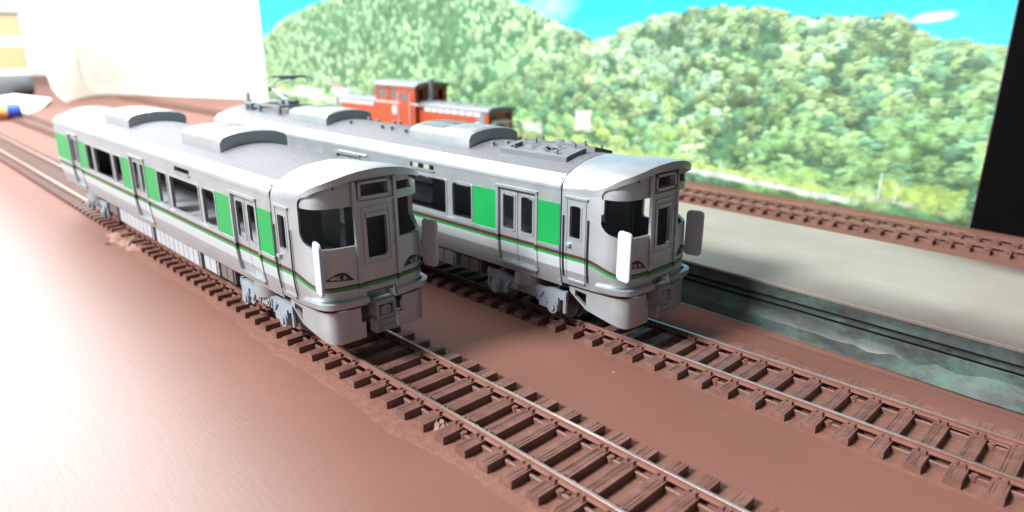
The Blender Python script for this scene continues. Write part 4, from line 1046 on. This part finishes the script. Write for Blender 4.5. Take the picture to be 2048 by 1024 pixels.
# ------------------------------------------------------------------ white cloth, tube, marker, box at the far end
def cloth_mesh():
    base = [(-1092, 164), (-1190, 208), (-1262, 253), (-1225, 285), (-1206, 314), (-1150, 330), (-1077, 365), (-1010, 395), (-948, 424), (-880, 452), (-800, 490), (-740, 520)]
    pts = chaikin(base, 2); n = len(pts); rows = []
    prof = [(0, 0.6), (3, 3.5), (8, 9), (14, 22), (17, 50), (18, 100), (18, 170), (18, 260), (18, 380)]
    for d, z in prof:
        r = []
        for i, (x, y) in enumerate(pts):
            a = pts[max(i-1, 0)]; b = pts[min(i+1, n-1)]; tx, ty = b[0]-a[0], b[1]-a[1]; l = math.hypot(tx, ty); nx_, ny_ = -ty/l, tx/l
            if nx_*-1+ny_*0.3 < 0: nx_, ny_ = -nx_, -ny_
            wave = (6*math.sin(i*0.9)+4*math.sin(i*2.1+1))*min(1, z/40)*math.exp(-z/240)
            dd = d+wave*(0.7+2.2*math.exp(-((z-45)/40.0)**2)*(1 if y > 235 else 0.3)); zz = z
            r.append((x+nx_*dd, y+ny_*dd, max(0.5, zz)))
        rows.append(r)
    vs = [p for r in rows for p in r]; fs = [(k*n+i, k*n+i+1, (k+1)*n+i+1, (k+1)*n+i) for k in range(len(rows)-1) for i in range(n-1)]
    return make_mesh('cloth', vs, fs, ['cloth_white'], None, 180)
o = obj('white_cloth', cloth_mesh()); o['label'] = 'white cloth hanging in soft folds onto the end of the brown table'; o['category'] = 'cloth'
sol = o.modifiers.new('thick', 'SOLIDIFY'); sol.thickness = 0.0008; sol.offset = 1

mb = MB()
ed = chaikin([(-815, -160), (-842, 10), (-897, 71), (-1000, 112), (-1098, 144)], 2)
lift = lambda x, y: 0.35+7.0*max(0.0, min(1.0, (-1000-x)/100.0))
top_ = [(x, y, lift(x, y)+0.5) for x, y in ed]; back = [(x-560, y-40, 0.9) for x, y in ed]
n_ = len(ed); mb.add(top_+back+[(x, y, z-0.45) for x, y, z in top_]+[(x, y, z-0.45) for x, y, z in back], [(i, i+1, n_+i+1, n_+i) for i in range(n_-1)]+[(2*n_+i, 3*n_+i, 3*n_+i+1, 2*n_+i+1) for i in range(n_-1)]+[(i, 2*n_+i, 2*n_+i+1, i+1) for i in range(n_-1)])
o = obj('paper_sheet', mb.mesh('paper_sheet', 'wall_white', 40)); o['label'] = 'flat white sheet under the dark tube, one edge lifting off the table'; o['category'] = 'sheet'
tb = thing('marker_pen', 'thick marker with orange barrel and blue cap lying by the white cloth', 'marker', (-850, 42, 10.2), 0)
mb = MB(); mb.cyl((0, -90, 0), (-2, 6, 0), 9.5, 18); obj('barrel', mb.mesh('barrel', 'pen_orange', 40), tb)
mb = MB(); mb.cyl((-2, 5.5, 0), (-2.4, 18, 0), 10.0, 18, r2=9.6); mb.cyl((-2.4, 18, 0), (-2.5, 21, 0), 9.6, 18, r2=7.5); obj('cap', mb.mesh('cap', 'pen_blue', 40), tb)
mb = MB(); mb.cyl((-0.2, -10, 0), (-0.3, -4, 0), 9.7, 18); obj('band', mb.mesh('band', 'white_plastic', 40), tb)
tb = thing('dark_tube', 'dark grey tube lying on its side in front of the cardboard box', 'tube', (-1310, 128, 19.2), 0)
mb = MB(); mb.cyl((0, -120, 0), (-6, 26, 0), 18, 20); obj('body', mb.mesh('body', 'tube_grey', 40), tb)
mb = MB(); mb.cyl((-6, 25, 0), (-6.5, 32, 0), 18.6, 20, r2=18); obj('end_cap', mb.mesh('end_cap', 'tube_grey', 40), tb)
bx = thing('cardboard_box', 'tan cardboard box with white bands standing beyond the dark tube', 'box', (-1700, 82, 0), 0.15)
mb = MB(); mb.box(-120, 0, -260, 150, 0.1, 150, bev=2); obj('carton', mb.mesh('carton', 'cardboard'), bx)
for z0, z1, ya in ((8, 36, -261), (84, 106, -120)):
    mb = MB(); mb.box(-30, 1.2, ya, 151.2, z0, z1); obj('paper_band', mb.mesh('paper_band', 'white_plastic'), bx)
mb = MB(); mb.box(-122, 2, -262, 153, 150.2, 156); obj('lid', mb.mesh('lid', 'coupler_grey'), bx)

# ------------------------------------------------------------------ crumbs and the dried plaster beside the near track
def crumb(name, label, x, y, r, h, seed, mat, cat):
    rr = random.Random(seed); vs = []; n = 11
    for k, (f_, z) in enumerate(((1.0, 0.0), (0.82, 0.55), (0.4, 1.0))):
        for i in range(n):
            a = 2*math.pi*i/n; q_ = r*f_*rr.uniform(0.65, 1.15); vs.append((q_*math.cos(a)*1.35, q_*math.sin(a), z*h*rr.uniform(0.7, 1.2)+0.02))
    fs = [(k*n+i, k*n+(i+1) % n, (k+1)*n+(i+1) % n, (k+1)*n+i) for k in range(2) for i in range(n)] + [tuple(range(2*n, 3*n)), tuple(range(n-1, -1, -1))]
    o = obj(name, make_mesh(name, vs, fs, [mat]), None, (x, y, 0)); o['label'] = label; o['category'] = cat; return o
crumb('plaster_chip', 'pale crumbly plaster chip wedged between two sleepers', 70.2, -11.6, 2.0, 1.7, 3, 'chip', 'chip')
for k, (x, y, r, h) in enumerate(((-174, -13.5, 7, 1.9), (-159, -14, 6, 2.1), (-147, -15, 5, 1.7), (-166, -17.5, 4.5, 0.9))):
    o = crumb('plaster_lump', ('largest rough brown plaster lump, at the far end of the row', 'middle plaster lump of the row over the sleeper ends', 'small plaster lump at the near end of the row', 'flat plaster smear on the table beside the lumps')[k], x, y, r, h, 20+k, 'chip', 'plaster'); o['group'] = 'plaster lumps on the sleeper ends'
crumb('brown_crumb', 'small dark crumb lying by the plaster lumps', -163, -23.5, 1.3, 1.2, 41, 'track_brown', 'crumb')
crumb('white_crumb', 'tiny white crumb lying on the pale platform top', 55.0, 132, 1.0, 0.9, 42, 'white_plastic', 'crumb').location.z = 16.62*S

# ------------------------------------------------------------------ pieces that were drawn together become parts of their own
def islands(me):
    n = len(me.vertices); par = list(range(n))
    def find(a):
        while par[a] != a: par[a] = par[par[a]]; a = par[a]
        return a
    for e in me.edges:
        a, b = find(e.vertices[0]), find(e.vertices[1])
        if a != b: par[a] = b
    groups = {}
    for p in me.polygons: groups.setdefault(find(p.vertices[0]), []).append(p)
    out = []
    for ps in groups.values():
        ids = sorted({v for p in ps for v in p.vertices}); mp = {v: i for i, v in enumerate(ids)}
        m2 = bpy.data.meshes.new(me.name); m2.from_pydata([me.vertices[v].co[:] for v in ids], [], [[mp[v] for v in p.vertices] for p in ps])
        for k in me.materials: m2.materials.append(k)
        m2.polygons.foreach_set('material_index', [p.material_index for p in ps]); m2.polygons.foreach_set('use_smooth', [p.use_smooth for p in ps])
        if ps[0].use_smooth: m2.set_sharp_from_angle(angle=math.radians(40))
        out.append(m2)
    return out
SPLIT = {}
for o in [o for o in bpy.data.objects if o.type == 'MESH' and o.parent and o.name.split('.')[0] in ('post', 'resistor', 'lamp_lens', 'louvre', 'headlamp', 'roof_rib')]:
    parts = SPLIT.setdefault(o.data.name, None) or islands(o.data); SPLIT[o.data.name] = parts
    base = o.name.split('.')[0]; o.data = parts[0]
    for m2 in parts[1:]:
        c = o.copy(); c.data = m2; c.name = base; COL.objects.link(c)
